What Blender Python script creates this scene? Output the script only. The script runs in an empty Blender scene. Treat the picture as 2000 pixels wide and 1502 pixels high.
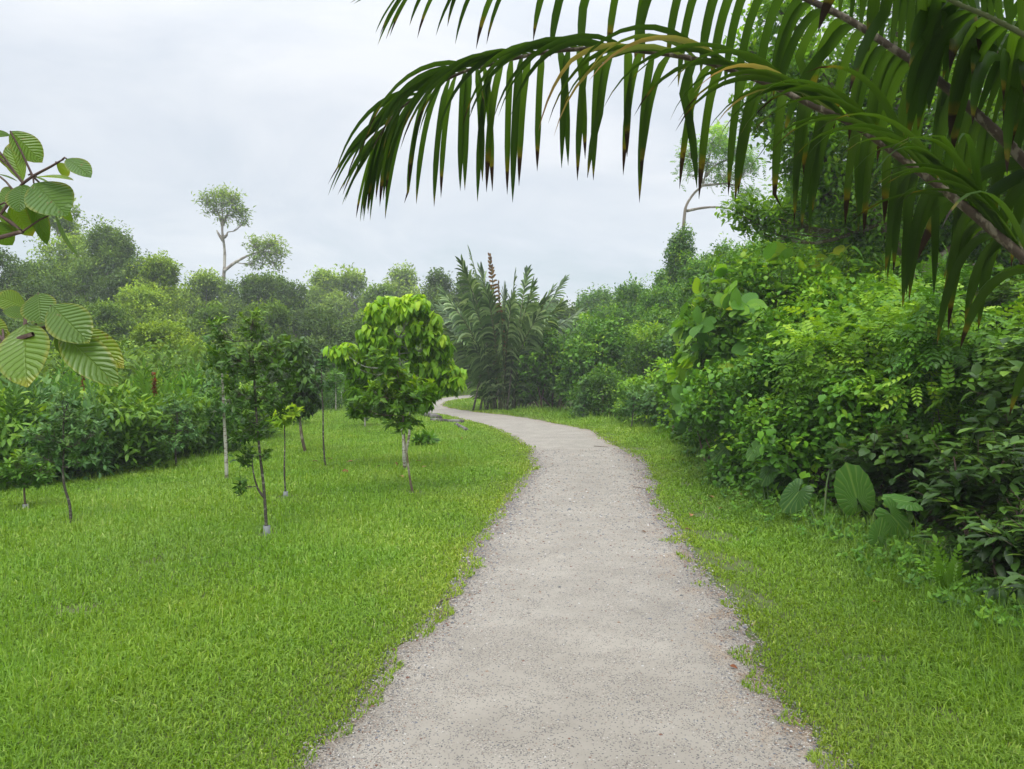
import bpy, math, random
import numpy as np
from mathutils import Vector

# ------------------------------------------------------------------ camera
SC = bpy.context.scene
COL = SC.collection
F = 1450.0                       # focal length in pixels of the 2000 px wide photograph
PITCH = math.radians(0.632)      # slightly down: horizon at y = 735
CAM_H = 1.6
cd = bpy.data.cameras.new("camera"); cam = bpy.data.objects.new("camera", cd); COL.objects.link(cam)
cam.location = (0, 0, CAM_H); cam.rotation_euler = (math.pi/2 - PITCH, 0, 0)
cd.sensor_width = 36; cd.lens = F/2000*36; cd.clip_start = 0.05; cd.clip_end = 3000
SC.camera = cam

# ------------------------------------------------------------------ world, sun, exposure
SUN_EL, SUN_ROT = math.radians(58), math.radians(200)
w = bpy.data.worlds.new("World"); SC.world = w; w.use_nodes = True
nt = w.node_tree; nt.nodes.clear()
def N(t, typ, **kw):
    n = t.nodes.new(typ)
    for k, v in kw.items(): setattr(n, k, v)
    return n
out = N(nt, 'ShaderNodeOutputWorld'); bg = N(nt, 'ShaderNodeBackground'); bg.inputs[1].default_value = 0.1
sky = N(nt, 'ShaderNodeTexSky', sky_type='NISHITA', sun_disc=False, sun_elevation=SUN_EL, sun_rotation=SUN_ROT)
tc = N(nt, 'ShaderNodeTexCoord'); sep = N(nt, 'ShaderNodeSeparateXYZ')
nt.links.new(tc.outputs['Generated'], sep.inputs[0])
def M(t, op, a, b=None, c=None, clamp=False):
    n = N(t, 'ShaderNodeMath', operation=op); n.use_clamp = clamp
    for i, v in enumerate((a, b, c)):
        if v is None: continue
        if isinstance(v, (int, float)): n.inputs[i].default_value = v
        else: t.links.new(v, n.inputs[i])
    return n.outputs[0]
def ramp(t, fac, stops, interp='LINEAR'):
    n = N(t, 'ShaderNodeValToRGB'); cr = n.color_ramp; cr.interpolation = interp
    while len(cr.elements) < len(stops): cr.elements.new(0.5)
    for e, (p, c) in zip(cr.elements, stops):
        e.position = p; e.color = (c[0], c[1], c[2], 1) if hasattr(c, '__len__') else (c, c, c, 1)
    t.links.new(fac, n.inputs[0]); return n.outputs[0]
def mix(t, fac, a, b, mode='MIX'):
    n = N(t, 'ShaderNodeMix', data_type='RGBA', blend_type=mode)
    for i, v in ((0, fac), (6, a), (7, b)):
        if isinstance(v, (int, float)): n.inputs[i].default_value = v
        elif isinstance(v, tuple): n.inputs[i].default_value = (*v, 1) if len(v) == 3 else v
        else: t.links.new(v, n.inputs[i])
    return n.outputs[2]
def noise(t, vec, scale, detail=4, rough=0.5, dist=0.0):
    n = N(t, 'ShaderNodeTexNoise'); n.inputs['Scale'].default_value = scale; n.inputs['Detail'].default_value = detail
    n.inputs['Roughness'].default_value = rough; n.inputs['Distortion'].default_value = dist
    if vec is not None: t.links.new(vec, n.inputs['Vector'])
    return n.outputs[0]
zc = M(nt, 'MAXIMUM', sep.outputs[2], 0.0)
den = M(nt, 'ADD', zc, 0.22)
cx = M(nt, 'DIVIDE', sep.outputs[0], den); cy = M(nt, 'DIVIDE', sep.outputs[1], den)
cmb = N(nt, 'ShaderNodeCombineXYZ'); nt.links.new(cx, cmb.inputs[0]); nt.links.new(cy, cmb.inputs[1]); cmb.inputs[2].default_value = 3.1
n1 = noise(nt, cmb.outputs[0], 0.95, 7, 0.58, 0.7)
cl = ramp(nt, n1, [(0.30, (3.75, 4.35, 4.7)), (0.47, (4.8, 5.1, 5.55)), (0.64, (6.0, 6.1, 6.3))])
zen = M(nt, 'MULTIPLY_ADD', M(nt, 'POWER', zc, 4.0), 4.6, 0.97)
cl2 = mix(nt, 1.0, cl, (1, 1, 1), 'MULTIPLY')
vm = N(nt, 'ShaderNodeVectorMath', operation='SCALE'); nt.links.new(cl, vm.inputs[0]); nt.links.new(zen, vm.inputs['Scale'])
skc = mix(nt, 0.88, sky.outputs[0], vm.outputs[0])
nt.links.new(skc, bg.inputs[0]); nt.links.new(bg.outputs[0], out.inputs[0])
sl = bpy.data.lights.new("sun", 'SUN'); sl.energy = 1.1; sl.angle = math.radians(20); sl.color = (1, 0.96, 0.9)
so = bpy.data.objects.new("sun", sl); COL.objects.link(so)
sd = Vector((math.sin(SUN_ROT)*math.cos(SUN_EL), math.cos(SUN_ROT)*math.cos(SUN_EL), math.sin(SUN_EL)))
so.rotation_euler = sd.to_track_quat('Z', 'Y').to_euler(); so.location = (0, 0, 50)
SC.view_settings.view_transform = 'Standard'; SC.view_settings.look = 'None'
SC.view_settings.exposure = 0.68; SC.view_settings.gamma = 1.0
SC.cycles.max_bounces = 7; SC.cycles.diffuse_bounces = 3; SC.cycles.glossy_bounces = 2
SC.cycles.transmission_bounces = 3; SC.cycles.volume_bounces = 1; SC.cycles.transparent_max_bounces = 4
SC.cycles.use_denoising = True
SC.cycles.use_fast_gi = False

# ------------------------------------------------------------------ helpers
R = np.random.default_rng(11)
def nrm(a):
    a = np.asarray(a, float); return a/np.maximum(np.linalg.norm(a, axis=-1, keepdims=True), 1e-9)
def sstep(a, b, x):
    t = np.clip((np.asarray(x, float)-a)/(b-a), 0, 1); return t*t*(3-2*t)
def hgt(x, y):
    x = np.asarray(x, float); y = np.asarray(y, float)
    z = 0.035*np.sin(x*0.62+0.7)*np.sin(y*0.43) * sstep(2, 6, np.hypot(x, y))
    z = z + 0.55*sstep(24, 62, y) - 0.010*np.maximum(-x-3.0, 0)*sstep(3, 12, y)*0 + 2.0*sstep(60, 180, np.hypot(x, y))
    return z
def at(px, py, d):
    vx, vz = (px-1000)/F, -(py-751)/F
    c, s = math.cos(PITCH), math.sin(PITCH)
    dy, dz = c + vz*s, vz*c - s
    k = d/dy
    return np.array([vx*k, d, CAM_H+dz*k])
def G(px, py):
    lo, hi = 0.5, 300.0
    f = lambda d: (lambda p: p[2]-float(hgt(p[0], p[1])))(at(px, py, d))
    d = 1.0
    while d < 300 and f(d) > 0: d *= 1.03
    lo, hi = d/1.03, d
    for _ in range(30):
        m = (lo+hi)/2
        if f(m) > 0: lo = m
        else: hi = m
    p = at(px, py, lo); p[2] = float(hgt(p[0], p[1])); return p

class Geo:
    def __init__(s): s.v = []; s.a = []; s.t = []; s.q = []; s.tm = []; s.qm = []; s.n = 0
    def add(s, v, tris=None, quads=None, attr=None, mat=0):
        v = np.asarray(v, float).reshape(-1, 3)
        s.v.append(v); s.a.append(np.zeros((len(v), 3)) if attr is None else np.asarray(attr, float))
        if tris is not None and len(tris): t = np.asarray(tris).reshape(-1, 3)+s.n; s.t.append(t); s.tm.append(np.full(len(t), mat))
        if quads is not None and len(quads): q = np.asarray(quads).reshape(-1, 4)+s.n; s.q.append(q); s.qm.append(np.full(len(q), mat))
        s.n += len(v)
    def build(s, name, mats, parent=None, smooth=False, loc=None):
        me = bpy.data.meshes.new(name)
        V = np.concatenate(s.v); A = np.concatenate(s.a)
        T = np.concatenate(s.t) if s.t else np.zeros((0, 3), int); Q = np.concatenate(s.q) if s.q else np.zeros((0, 4), int)
        me.vertices.add(len(V)); me.vertices.foreach_set('co', V.ravel().astype(np.float32))
        L = np.concatenate([T.ravel(), Q.ravel()]).astype(np.int32)
        me.loops.add(len(L)); me.loops.foreach_set('vertex_index', L)
        st = np.concatenate([np.arange(len(T))*3, len(T)*3+np.arange(len(Q))*4]).astype(np.int32)
        me.polygons.add(len(st)); me.polygons.foreach_set('loop_start', st)
        mi = np.concatenate(([np.concatenate(s.tm)] if s.tm else []) + ([np.concatenate(s.qm)] if s.qm else [])).astype(np.int32)
        if not isinstance(mats, (list, tuple)): mats = [mats]
        for m in mats: me.materials.append(m)
        me.polygons.foreach_set('material_index', mi)
        me.update(calc_edges=True)
        ca = me.attributes.new('lf', 'FLOAT_COLOR', 'POINT')
        ca.data.foreach_set('color', np.concatenate([A, np.ones((len(A), 1))], 1).ravel().astype(np.float32))
        if smooth: me.polygons.foreach_set('use_smooth', np.ones(len(st), bool))
        o = bpy.data.objects.new(name, me); COL.objects.link(o)
        if parent is not None: o.parent = parent
        if loc is not None: o.location = loc
        return o
def tag(o, label=None, cat=None, group=None, kind=None):
    if label: o['label'] = label
    if cat: o['category'] = cat
    if group: o['group'] = group
    if kind: o['kind'] = kind
    return o
def empty(name, loc, label, cat, group=None, rz=0):
    o = bpy.data.objects.new(name, None); COL.objects.link(o); o.location = tuple(map(float, loc)); o.rotation_euler.z = rz
    o.empty_display_size = 0.2
    return tag(o, label, cat, group)

def tube(g, P, r, sides=6, mat=0, rnd=0.5, cap=True):
    P = np.asarray(P, float); n = len(P); r = np.broadcast_to(np.asarray(r, float), (n,))
    T = nrm(np.gradient(P, axis=0))
    u = np.array([1.0, 0, 0]) if abs(T[0][0]) < 0.8 else np.array([0, 1.0, 0])
    ring = []
    ang = np.linspace(0, 2*np.pi, sides, endpoint=False)
    for i in range(n):
        u = nrm(u - T[i]*np.dot(u, T[i])); b = np.cross(T[i], u)
        ring.append(P[i] + r[i]*(np.cos(ang)[:, None]*u + np.sin(ang)[:, None]*b))
    V = np.concatenate(ring)
    i = np.arange(n-1)[:, None]*sides; j = np.arange(sides)[None]; k = (j+1) % sides
    Q = np.stack([i+j, i+k, i+sides+k, i+sides+j], -1).reshape(-1, 4)
    A = np.zeros((len(V), 3)); A[:, 0] = rnd; A[:, 1] = np.repeat(np.linspace(0, 1, n), sides)
    tr = None
    if cap: tr = [[0, (q+1) % sides, q] for q in range(1, sides-1)] and [[0, q+1, q] for q in range(1, sides-1)] + [[(n-1)*sides, (n-1)*sides+q, (n-1)*sides+q+1] for q in range(1, sides-1)]
    g.add(V, tr, Q, A, mat)
def bez(P, n=12):
    """smooth resample of control points (Catmull-Rom)"""
    P = np.asarray(P, float); P2 = np.vstack([2*P[0]-P[1], P, 2*P[-1]-P[-2]])
    m = len(P)-1; o = []
    for t in np.linspace(0, m, n):
        i = min(int(t), m-1); f = t-i; a, b, c, d = P2[i:i+4]
        o.append(0.5*((2*b)+(c-a)*f+(2*a-5*b+4*c-d)*f*f+(3*b-a-3*c+d)*f**3))
    return np.array(o)

# leaf templates: verts (x across, y along, z normal), tris, attr (t, s)
def T_diamond(w=0.3, fold=0.12, curl=0.15):
    v = [(0, 0, 0), (-w, .45, fold), (w, .45, fold), (0, 1, -curl)]
    return np.array(v, float), np.array([(0, 2, 3), (0, 3, 1)]), np.array([(0, 0), (.45, -1), (.45, 1), (1, 0)], float)
def T_leaf(w=0.28, fold=0.1, curl=0.2, n=2, prof=None, stalk=0.0):
    V, A = [(0, 0, 0)], [(0, 0)]; T = []
    if stalk: pass
    for i in range(1, n+1):
        t = i/(n+1); ww = w*(math.sin(math.pi*t**0.85)**0.8 if prof is None else prof(t))
        z = -curl*t*t + curl*.3*t; y = stalk+(1-stalk)*t
        V += [(-ww, y, z+fold*ww/w), (0, y, z), (ww, y, z+fold*ww/w)]; A += [(t, -1), (t, 0), (t, 1)]
    V.append((0, 1, -curl*.7)); A.append((1, 0))
    T += [(0, 2, 1), (0, 3, 2)]
    for i in range(n-1):
        b = 1+3*i
        T += [(b, b+1, b+3), (b+1, b+4, b+3), (b+1, b+2, b+4), (b+2, b+5, b+4)]
    b = 1+3*(n-1); e = len(V)-1
    T += [(b, b+1, e), (b+1, b+2, e)]
    return np.array(V, float), np.array(T), np.array(A, float)
def T_pinnate(npair=5, lw=0.14, ll=0.36, term=True, droop=0.35, ang=60, base=0.15, shrink=0.5, lift=0.0):
    lv, lt, la = T_leaf(lw/ll*0.9, 0.05, 0.15, 2)
    V, T, A, n = [], [], [], 0
    def put(o, d, s, side):
        nonlocal n
        d = nrm(np.array(d, float)); x = nrm(np.cross(d, (0, 0, 1))); z = np.cross(x, d)
        v = np.array(o) + s*(lv[:, :1]*x+lv[:, 1:2]*d+lv[:, 2:3]*z)
        V.append(v); T.append(lt+n); A.append(la); n += len(v)
    c, s_ = math.cos(math.radians(ang)), math.sin(math.radians(ang))
    for i in range(npair):
        t = base+(0.92-base)*i/max(npair-1, 1)
        L = ll*(1-shrink*abs(t-0.45))
        for sd_ in (-1, 1):
            put((0, t, -droop*t*t), (sd_*s_, c, -0.15-droop*t*0.6+lift), L, sd_)
    if term: put((0, .95, -droop*.9), (0, 1, -droop*1.5), ll*.9, 0)
    # thin stalk
    v = np.array([(-.006, 0, 0), (.006, 0, 0), (-.005, .5, -droop*.25), (.005, .5, -droop*.25), (0, 1, -droop)])
    V.append(v); T.append(np.array([(0, 1, 3), (0, 3, 2), (2, 3, 4)])+n); A.append(np.array([(0, 0), (0, 0), (.5, 0), (.5, 0), (1, 0)], float))
    return np.concatenate(V), np.concatenate(T), np.concatenate(A)

def leaves(g, tpl, O, D, U, S, rnd=None, mat=0, rsh=0.25):
    tv, tt, ta = tpl; n = len(O)
    if n == 0: return
    D = nrm(D); X = nrm(np.cross(D, U)); Z = np.cross(X, D)
    S = np.broadcast_to(np.asarray(S, float), (n,))
    v = O[:, None]+S[:, None, None]*(tv[None, :, :1]*X[:, None]+tv[None, :, 1:2]*D[:, None]+tv[None, :, 2:3]*Z[:, None])
    m = len(tv)
    t = (tt[None]+np.arange(n)[:, None, None]*m).reshape(-1, 3)
    if rnd is None: rnd = R.random(n)
    a = np.empty((n, m, 3)); a[..., 0] = np.clip(rnd, 0, 1)[:, None]; a[..., 1] = ta[None, :, 0]; a[..., 2] = ta[None, :, 1]*.5+.5
    g.add(v.reshape(-1, 3), t, None, a.reshape(-1, 3), mat)

def rdir(n):
    return nrm(R.normal(size=(n, 3)))

def cluster(g, tpl, C, A, n, size, style, mat=0, rb=None, spread=0.1):
    """n leaves at every cluster centre C with axis A"""
    k = len(C); m = k*n
    c = np.repeat(C, n, 0); a = nrm(np.repeat(A, n, 0)); r = rdir(m)
    rad = nrm(r-a*(r*a).sum(1, keepdims=True))
    if style == 'rosette':
        el = np.radians(R.uniform(35, 95, m))[:, None]; D = a*np.cos(el)+rad*np.sin(el); D[:, 2] += 0.05
        O = c - a*(R.random((m, 1))*spread); U = a+0.25*rdir(m)
    elif style == 'droop':
        D = rad*.55+a*.25+0.2*rdir(m); D[:, 2] -= R.uniform(.35, 1.1, m); O = c+spread*R.uniform(-1, .3, (m, 1))*a+0.15*spread*rdir(m); U = rad+a*.3+np.array([0, 0, .7])
    elif style == 'spray':
        O = c-a*(R.random((m, 1))*spread*2.2)+0.12*spread*rdir(m); D = rad*.9+a*.55+.15*rdir(m); D[:, 2] *= .5; D[:, 2] -= .15; U = np.array([0, 0, 1.0])+a*.35+.3*rdir(m)
    else:
        O = c+spread*rdir(m)*R.random((m, 1))**.5; D = a*.5+rdir(m)*.8; D[:, 2] -= .2; U = np.array([0, 0, .8])+a*.6+.45*rdir(m)
    S = size*R.uniform(.65, 1.2, m)
    rr = R.random(m) if rb is None else np.repeat(rb, n)+R.normal(0, .13, m)
    leaves(g, tpl, O, D, U, S, rr, mat)

# ------------------------------------------------------------------ materials
def mat_base(name):
    m = bpy.data.materials.new(name); m.use_nodes = True; t = m.node_tree; t.nodes.clear()
    o = N(t, 'ShaderNodeOutputMaterial'); b = N(t, 'ShaderNodeBsdfPrincipled'); t.links.new(b.outputs[0], o.inputs[0])
    return m, t, o, b
LB = (1.68, 1.50, .95)
def leaf_mat(name, cols, trans=0.35, rough=0.42, var=0.25, vein=0.0, veinn=16, tip=None, spec=0.5, tcol=1.0, patch=0.35, stripe=0, radial=0, margin=None):
    m, t, o, b = mat_base(name)
    at_ = N(t, 'ShaderNodeAttribute', attribute_name='lf'); sp = N(t, 'ShaderNodeSeparateColor'); t.links.new(at_.outputs[0], sp.inputs[0])
    rnd, tt, ss = sp.outputs
    cols = [(a*LB[0], b*LB[1], c*LB[2]) for a, b, c in cols] if 'palm' not in name and 'litter' not in name else cols
    if 'forest' in name: cols = [(a*1.3, b*1.28, c*1.3) for a, b, c in cols]
    n = len(cols)
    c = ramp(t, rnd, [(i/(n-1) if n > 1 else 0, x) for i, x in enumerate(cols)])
    geo = N(t, 'ShaderNodeNewGeometry'); oi = N(t, 'ShaderNodeObjectInfo')
    if patch:
        no = noise(t, geo.outputs['Position'], 1.1, 3)
        f = M(t, 'MULTIPLY_ADD', no, patch*2.2, 1-patch*1.1)
        f = M(t, 'MULTIPLY', f, M(t, 'MULTIPLY_ADD', oi.outputs['Random'], .25, .88))
        v = N(t, 'ShaderNodeVectorMath', operation='SCALE'); t.links.new(c, v.inputs[0]); t.links.new(f, v.inputs['Scale']); c = v.outputs[0]
    if tip:
        jit = M(t, 'MULTIPLY_ADD', rnd, .30, -.17)
        nz = noise(t, geo.outputs['Position'], 25, 2)
        q = M(t, 'ADD', M(t, 'ADD', tt, jit), M(t, 'MULTIPLY_ADD', nz, .12, -.06))
        k1 = ramp(t, q, [(tip[0][0], 0), (tip[0][1], 1)]); c = mix(t, k1, c, tip[1])
        k2 = ramp(t, q, [(tip[2][0], 0), (tip[2][1], 1)]); c = mix(t, k2, c, tip[3])
    sa = M(t, 'ABSOLUTE', M(t, 'MULTIPLY_ADD', ss, 2, -1))
    if vein:
        u = M(t, 'MULTIPLY_ADD', sa, -.22, tt) if not radial else ss
        wv = M(t, 'PINGPONG', M(t, 'MULTIPLY', u, veinn), .5)
        vl = ramp(t, wv, [(0.0, 1), (0.16, 0)])
        mid = ramp(t, sa, [(0.0, 1), (0.06 if not radial else .03, 0)])
        vv = M(t, 'MAXIMUM', M(t, 'MULTIPLY', vl, .7), mid)
        c = mix(t, M(t, 'MULTIPLY', vv, vein), c, mix(t, .5, c, (.30, .42, .10)))
        bp = N(t, 'ShaderNodeBump'); bp.inputs['Strength'].default_value = .7; bp.inputs['Distance'].default_value = .004
        t.links.new(M(t, 'SUBTRACT', wv, vv), bp.inputs['Height']); t.links.new(bp.outputs[0], b.inputs['Normal'])
    if margin:
        mz = noise(t, geo.outputs['Position'], 22, 3)
        mk = ramp(t, M(t, 'ADD', sa, M(t, 'MULTIPLY_ADD', mz, .5, -.25)), [(.80, 0), (1.0, 1)])
        c = mix(t, M(t, 'MULTIPLY', mk, .75), c, margin)
        bz = noise(t, geo.outputs['Position'], 60, 3, .6); c = mix(t, ramp(t, bz, [(.66, 0), (.70, .8)]), c, (.20, .15, .04))
    if stripe:
        wv = M(t, 'PINGPONG', M(t, 'MULTIPLY', ss, stripe), .5)
        c = mix(t, M(t, 'MULTIPLY', wv, .55), c, mix(t, 1.0, c, (.55, .6, .5), 'MULTIPLY'))
        sp2 = N(t, 'ShaderNodeTexVoronoi'); sp2.inputs['Scale'].default_value = 170
        t.links.new(geo.outputs['Position'], sp2.inputs['Vector'])
        dk = ramp(t, sp2.outputs[0], [(.1, 1), (.22, 0)])
        c = mix(t, M(t, 'MULTIPLY', dk, .45), c, (.03, .03, .01))
    t.links.new(c, b.inputs['Base Color']); b.inputs['Roughness'].default_value = rough
    b.inputs['Specular IOR Level'].default_value = spec*(.3 if 'forest' in name else .4 if 'palm' not in name else .9)
    if trans:
        tr = N(t, 'ShaderNodeBsdfTranslucent'); mx = N(t, 'ShaderNodeMixShader'); mx.inputs[0].default_value = trans
        tc_ = mix(t, 1.0, c, (1.35*tcol, 1.25*tcol, .45*tcol), 'MULTIPLY')
        t.links.new(tc_, tr.inputs[0]); t.links.new(b.outputs[0], mx.inputs[1]); t.links.new(tr.outputs[0], mx.inputs[2]); t.links.new(mx.outputs[0], o.inputs[0])
    return m
def bark_mat(name, a, b_, pale, amt=.5, scale=14, rough=.85, ring=False):
    m, t, o, b = mat_base(name)
    tcn = N(t, 'ShaderNodeTexCoord'); mp = N(t, 'ShaderNodeMapping'); t.links.new(tcn.outputs['Object'], mp.inputs[0])
    mp.inputs['Scale'].default_value = (1, 1, 2.2 if ring else .5)
    n1 = noise(t, mp.outputs[0], scale, 5, .6); n2 = noise(t, mp.outputs[0], scale*.45, 3, .6)
    c = mix(t, n1, a, b_); k = ramp(t, n2, [(.62-amt*.25, 0), (.70-amt*.22, 1)])
    c = mix(t, k, c, pale)
    t.links.new(c, b.inputs['Base Color']); b.inputs['Roughness'].default_value = rough
    bp = N(t, 'ShaderNodeBump'); bp.inputs['Distance'].default_value = .01; bp.inputs['Strength'].default_value = .6
    t.links.new(n1, bp.inputs['Height']); t.links.new(bp.outputs[0], b.inputs['Normal'])
    return m

L = {}
L['dark'] = leaf_mat('leaf_dark_glossy', [(.013, .036, .008), (.023, .060, .012), (.042, .10, .018), (.10, .19, .03)], .22, .35)
L['mid'] = leaf_mat('leaf_mid_green', [(.030, .085, .012), (.050, .14, .018), (.085, .20, .024), (.17, .30, .03)], .33, .42)
L['lime'] = leaf_mat('leaf_lime', [(.045, .12, .012), (.085, .21, .018), (.15, .31, .025), (.27, .43, .05)], .4, .4)
L['fresh'] = leaf_mat('leaf_fresh', [(.035, .10, .012), (.07, .17, .018), (.13, .26, .025), (.24, .38, .035)], .38, .4)
L['sapling'] = leaf_mat('leaf_sapling', [(.016, .045, .010), (.032, .085, .015), (.06, .135, .022), (.14, .25, .035)], .28, .33)
L['yellow'] = leaf_mat('leaf_yellow_green', [(.08, .19, .02), (.16, .30, .03), (.27, .40, .05)], .4, .45)
L['vine'] = leaf_mat('leaf_vine', [(.028, .085, .012), (.05, .15, .018), (.10, .23, .025), (.20, .33, .035)], .28, .38)
L['big'] = leaf_mat('leaf_big', [(.035, .11, .03), (.07, .19, .03), (.14, .29, .03), (.32, .40, .035)], .42, .4, vein=.25, veinn=11)
L['gray'] = leaf_mat('leaf_blue_green', [(.03, .085, .03), (.05, .13, .045), (.09, .19, .07), (.17, .27, .12)], .25, .38)
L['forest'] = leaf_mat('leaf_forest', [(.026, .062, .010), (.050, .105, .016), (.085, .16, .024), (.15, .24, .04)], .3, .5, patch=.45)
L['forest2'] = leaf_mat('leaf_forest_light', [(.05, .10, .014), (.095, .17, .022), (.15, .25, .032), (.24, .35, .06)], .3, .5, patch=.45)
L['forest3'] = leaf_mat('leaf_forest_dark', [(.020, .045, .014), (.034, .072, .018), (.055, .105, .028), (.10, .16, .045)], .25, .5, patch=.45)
L['ginger'] = leaf_mat('leaf_ginger', [(.03, .08, .012), (.06, .15, .020), (.12, .24, .03), (.24, .36, .05)], .35, .35)
LEAFEND = 0
L['palm'] = leaf_mat('palm_leaflet_green', [(.024, .060, .006), (.034, .080, .008), (.052, .110, .010)], .48, .5, spec=.25, patch=.15,
                     tip=((.83, .90), (.13, .11, .010), (.90, .93), (.022, .011, .008)), stripe=5, tcol=1.25)
L['palmpale'] = leaf_mat('palm_leaflet_pale', [(.07, .13, .02), (.14, .19, .04), (.26, .25, .09)], .4, .4, patch=.1,
                     tip=((.45, .75), (.32, .24, .09), (.80, .97), (.34, .20, .15)), tcol=1.0)
L['clump'] = leaf_mat('palm_clump_green', [(.028, .065, .014), (.065, .135, .032), (.15, .25, .075), (.38, .50, .25)], .32, .38, patch=.2)
L['canopy'] = leaf_mat('leaf_canopy', [(.04, .10, .012), (.07, .17, .018), (.12, .25, .025), (.22, .36, .03)], .5, .4, tcol=1.4)
L['dead'] = leaf_mat('palm_dead', [(.12, .055, .02), (.22, .11, .04), (.30, .19, .09)], .2, .7, patch=.2)
L['broad'] = leaf_mat('broad_leaf', [(.045, .105, .022), (.065, .140, .028), (.10, .19, .035), (.17, .26, .03)], .36, .34, patch=.25, vein=.32, veinn=12, margin=(.24, .26, .03), spec=1.1,
                     tip=((.86, .99), (.30, .32, .03), (1.02, 1.06), (.2, .06, .02)), tcol=1.05)
L['taro'] = leaf_mat('taro_leaf', [(.018, .060, .014), (.028, .085, .02), (.045, .12, .028)], .28, .3, patch=.1, vein=.7, veinn=22, radial=1)
L['litter'] = leaf_mat('litter', [(.16, .05, .02), (.22, .09, .035), (.30, .17, .07), (.12, .06, .03)], .1, .7, patch=0)
L['flower'] = leaf_mat('ginger_flower', [(.10, .018, .010), (.18, .04, .018)], .2, .5, patch=0)
B = {}
B['dark'] = bark_mat('bark_dark', (.035, .028, .022), (.09, .075, .055), (.20, .19, .14), .35, 30, ring=True)
B['pale'] = bark_mat('bark_pale', (.13, .10, .07), (.22, .18, .12), (.42, .41, .34), .9, 26, ring=True)
B['brown'] = bark_mat('bark_brown', (.08, .055, .035), (.17, .12, .075), (.30, .28, .20), .4, 24)
B['far'] = bark_mat('bark_far', (.16, .13, .10), (.28, .24, .19), (.42, .38, .32), .5, 3)
B['palm'] = bark_mat('palm_stalk', (.030, .020, .012), (.075, .052, .030), (.17, .145, .10), .40, 60)
B['palmgreen'] = bark_mat('palm_stalk_green', (.05, .07, .02), (.11, .12, .04), (.30, .28, .2), .25, 30)
B['stem'] = bark_mat('green_stem', (.04, .09, .02), (.08, .13, .03), (.12, .12, .05), .3, 20)
B['twig'] = bark_mat('twig_bark', (.06, .035, .03), (.13, .08, .06), (.2, .15, .11), .3, 40)
B['log'] = bark_mat('log_bark', (.03, .025, .022), (.08, .065, .055), (.17, .155, .14), .5, 9)
def plain(name, col, rough=.7, var=0.15, scale=20):
    m, t, o, b = mat_base(name); g_ = N(t, 'ShaderNodeNewGeometry')
    n_ = noise(t, g_.outputs['Position'], scale, 4)
    c = mix(t, n_, tuple(x*(1-var) for x in col), tuple(min(1, x*(1+var)) for x in col)); t.links.new(c, b.inputs['Base Color'])
    b.inputs['Roughness'].default_value = rough; return m
B['collar'] = plain('tree_guard_grey', (.20, .215, .21), .6)

# ------------------------------------------------------------------ the path outline
PL = [(300, 1900), (470, 1650), (598, 1502), (690, 1400), (752, 1300), (835, 1215), (893, 1130), (935, 1065), (980, 1000), (1006, 960), (1030, 915), (1037, 883), (1020, 866), (985, 845), (950, 831), (904, 820), (862, 810), (822, 804), (803, 796.5), (817, 789), (845, 780.5), (890, 774), (932, 770), (975, 766.5), (1040, 763)]
PR = [(2150, 1900), (1800, 1650), (1630, 1502), (1545, 1400), (1480, 1300), (1430, 1200), (1375, 1110), (1330, 1040), (1290, 985), (1272, 945), (1250, 905), (1222, 880), (1190, 862), (1142, 838), (1072, 824), (1013, 814), (943, 806), (900, 800.5), (876, 796), (866, 790), (878, 783), (905, 779), (940, 775.5), (980, 772), (1040, 769)]
gl = np.array([G(*p)[:2] for p in PL]); gr = np.array([G(*p)[:2] for p in PR])
gl = np.vstack([[gl[0][0]+.1, -3.0], gl]); gr = np.vstack([[gr[0][0]-.1, -3.0], gr])
NS = 900
def resample(P, n):
    # Catmull-Rom through parameters shared by both edges
    P3 = np.c_[P, np.zeros(len(P))]; return bez(P3, n)[:, :2]
el_, er_ = resample(gl, NS), resample(gr, NS)
def fbm1(s, seed):
    q = np.random.default_rng(seed); o = 0
    for k in range(6):
        f = .55*2.1**k; kk = q.normal(0, 1, int(s.max()*f)+4); i = (s*f).astype(int); t = s*f-i; t = t*t*(3-2*t)
        o = o+(kk[i]*(1-t)+kk[i+1]*t)/(1.5**k)
    return o
arc = np.concatenate([[0], np.cumsum(np.linalg.norm(np.diff((el_+er_)/2, axis=0), axis=1))])
wid = nrm(er_-el_)
el_ = el_ + wid*(0.030*fbm1(arc, 3))[:, None]; er_ = er_ + wid*(0.045*fbm1(arc, 5))[:, None]
poly = np.vstack([el_, er_[::-1]])[::3]
def inpoly(P, poly):
    x, y = P[:, 0], P[:, 1]; ins = np.zeros(len(P), bool)
    a = poly; b = np.roll(poly, -1, 0)
    for (x1, y1), (x2, y2) in zip(a, b):
        if y1 == y2: continue
        c = ((y1 > y) != (y2 > y)) & (x < (x2-x1)*(y-y1)/(y2-y1)+x1); ins ^= c
    return ins
def distpoly(P, pts):
    d = np.full(len(P), 1e9)
    for i in range(0, len(pts)-1):
        a, b = pts[i], pts[i+1]; ab = b-a; t = np.clip(((P-a)@ab)/(ab@ab+1e-12), 0, 1)
        d = np.minimum(d, np.linalg.norm(P-a-t[:, None]*ab, axis=1))
    return d

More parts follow.
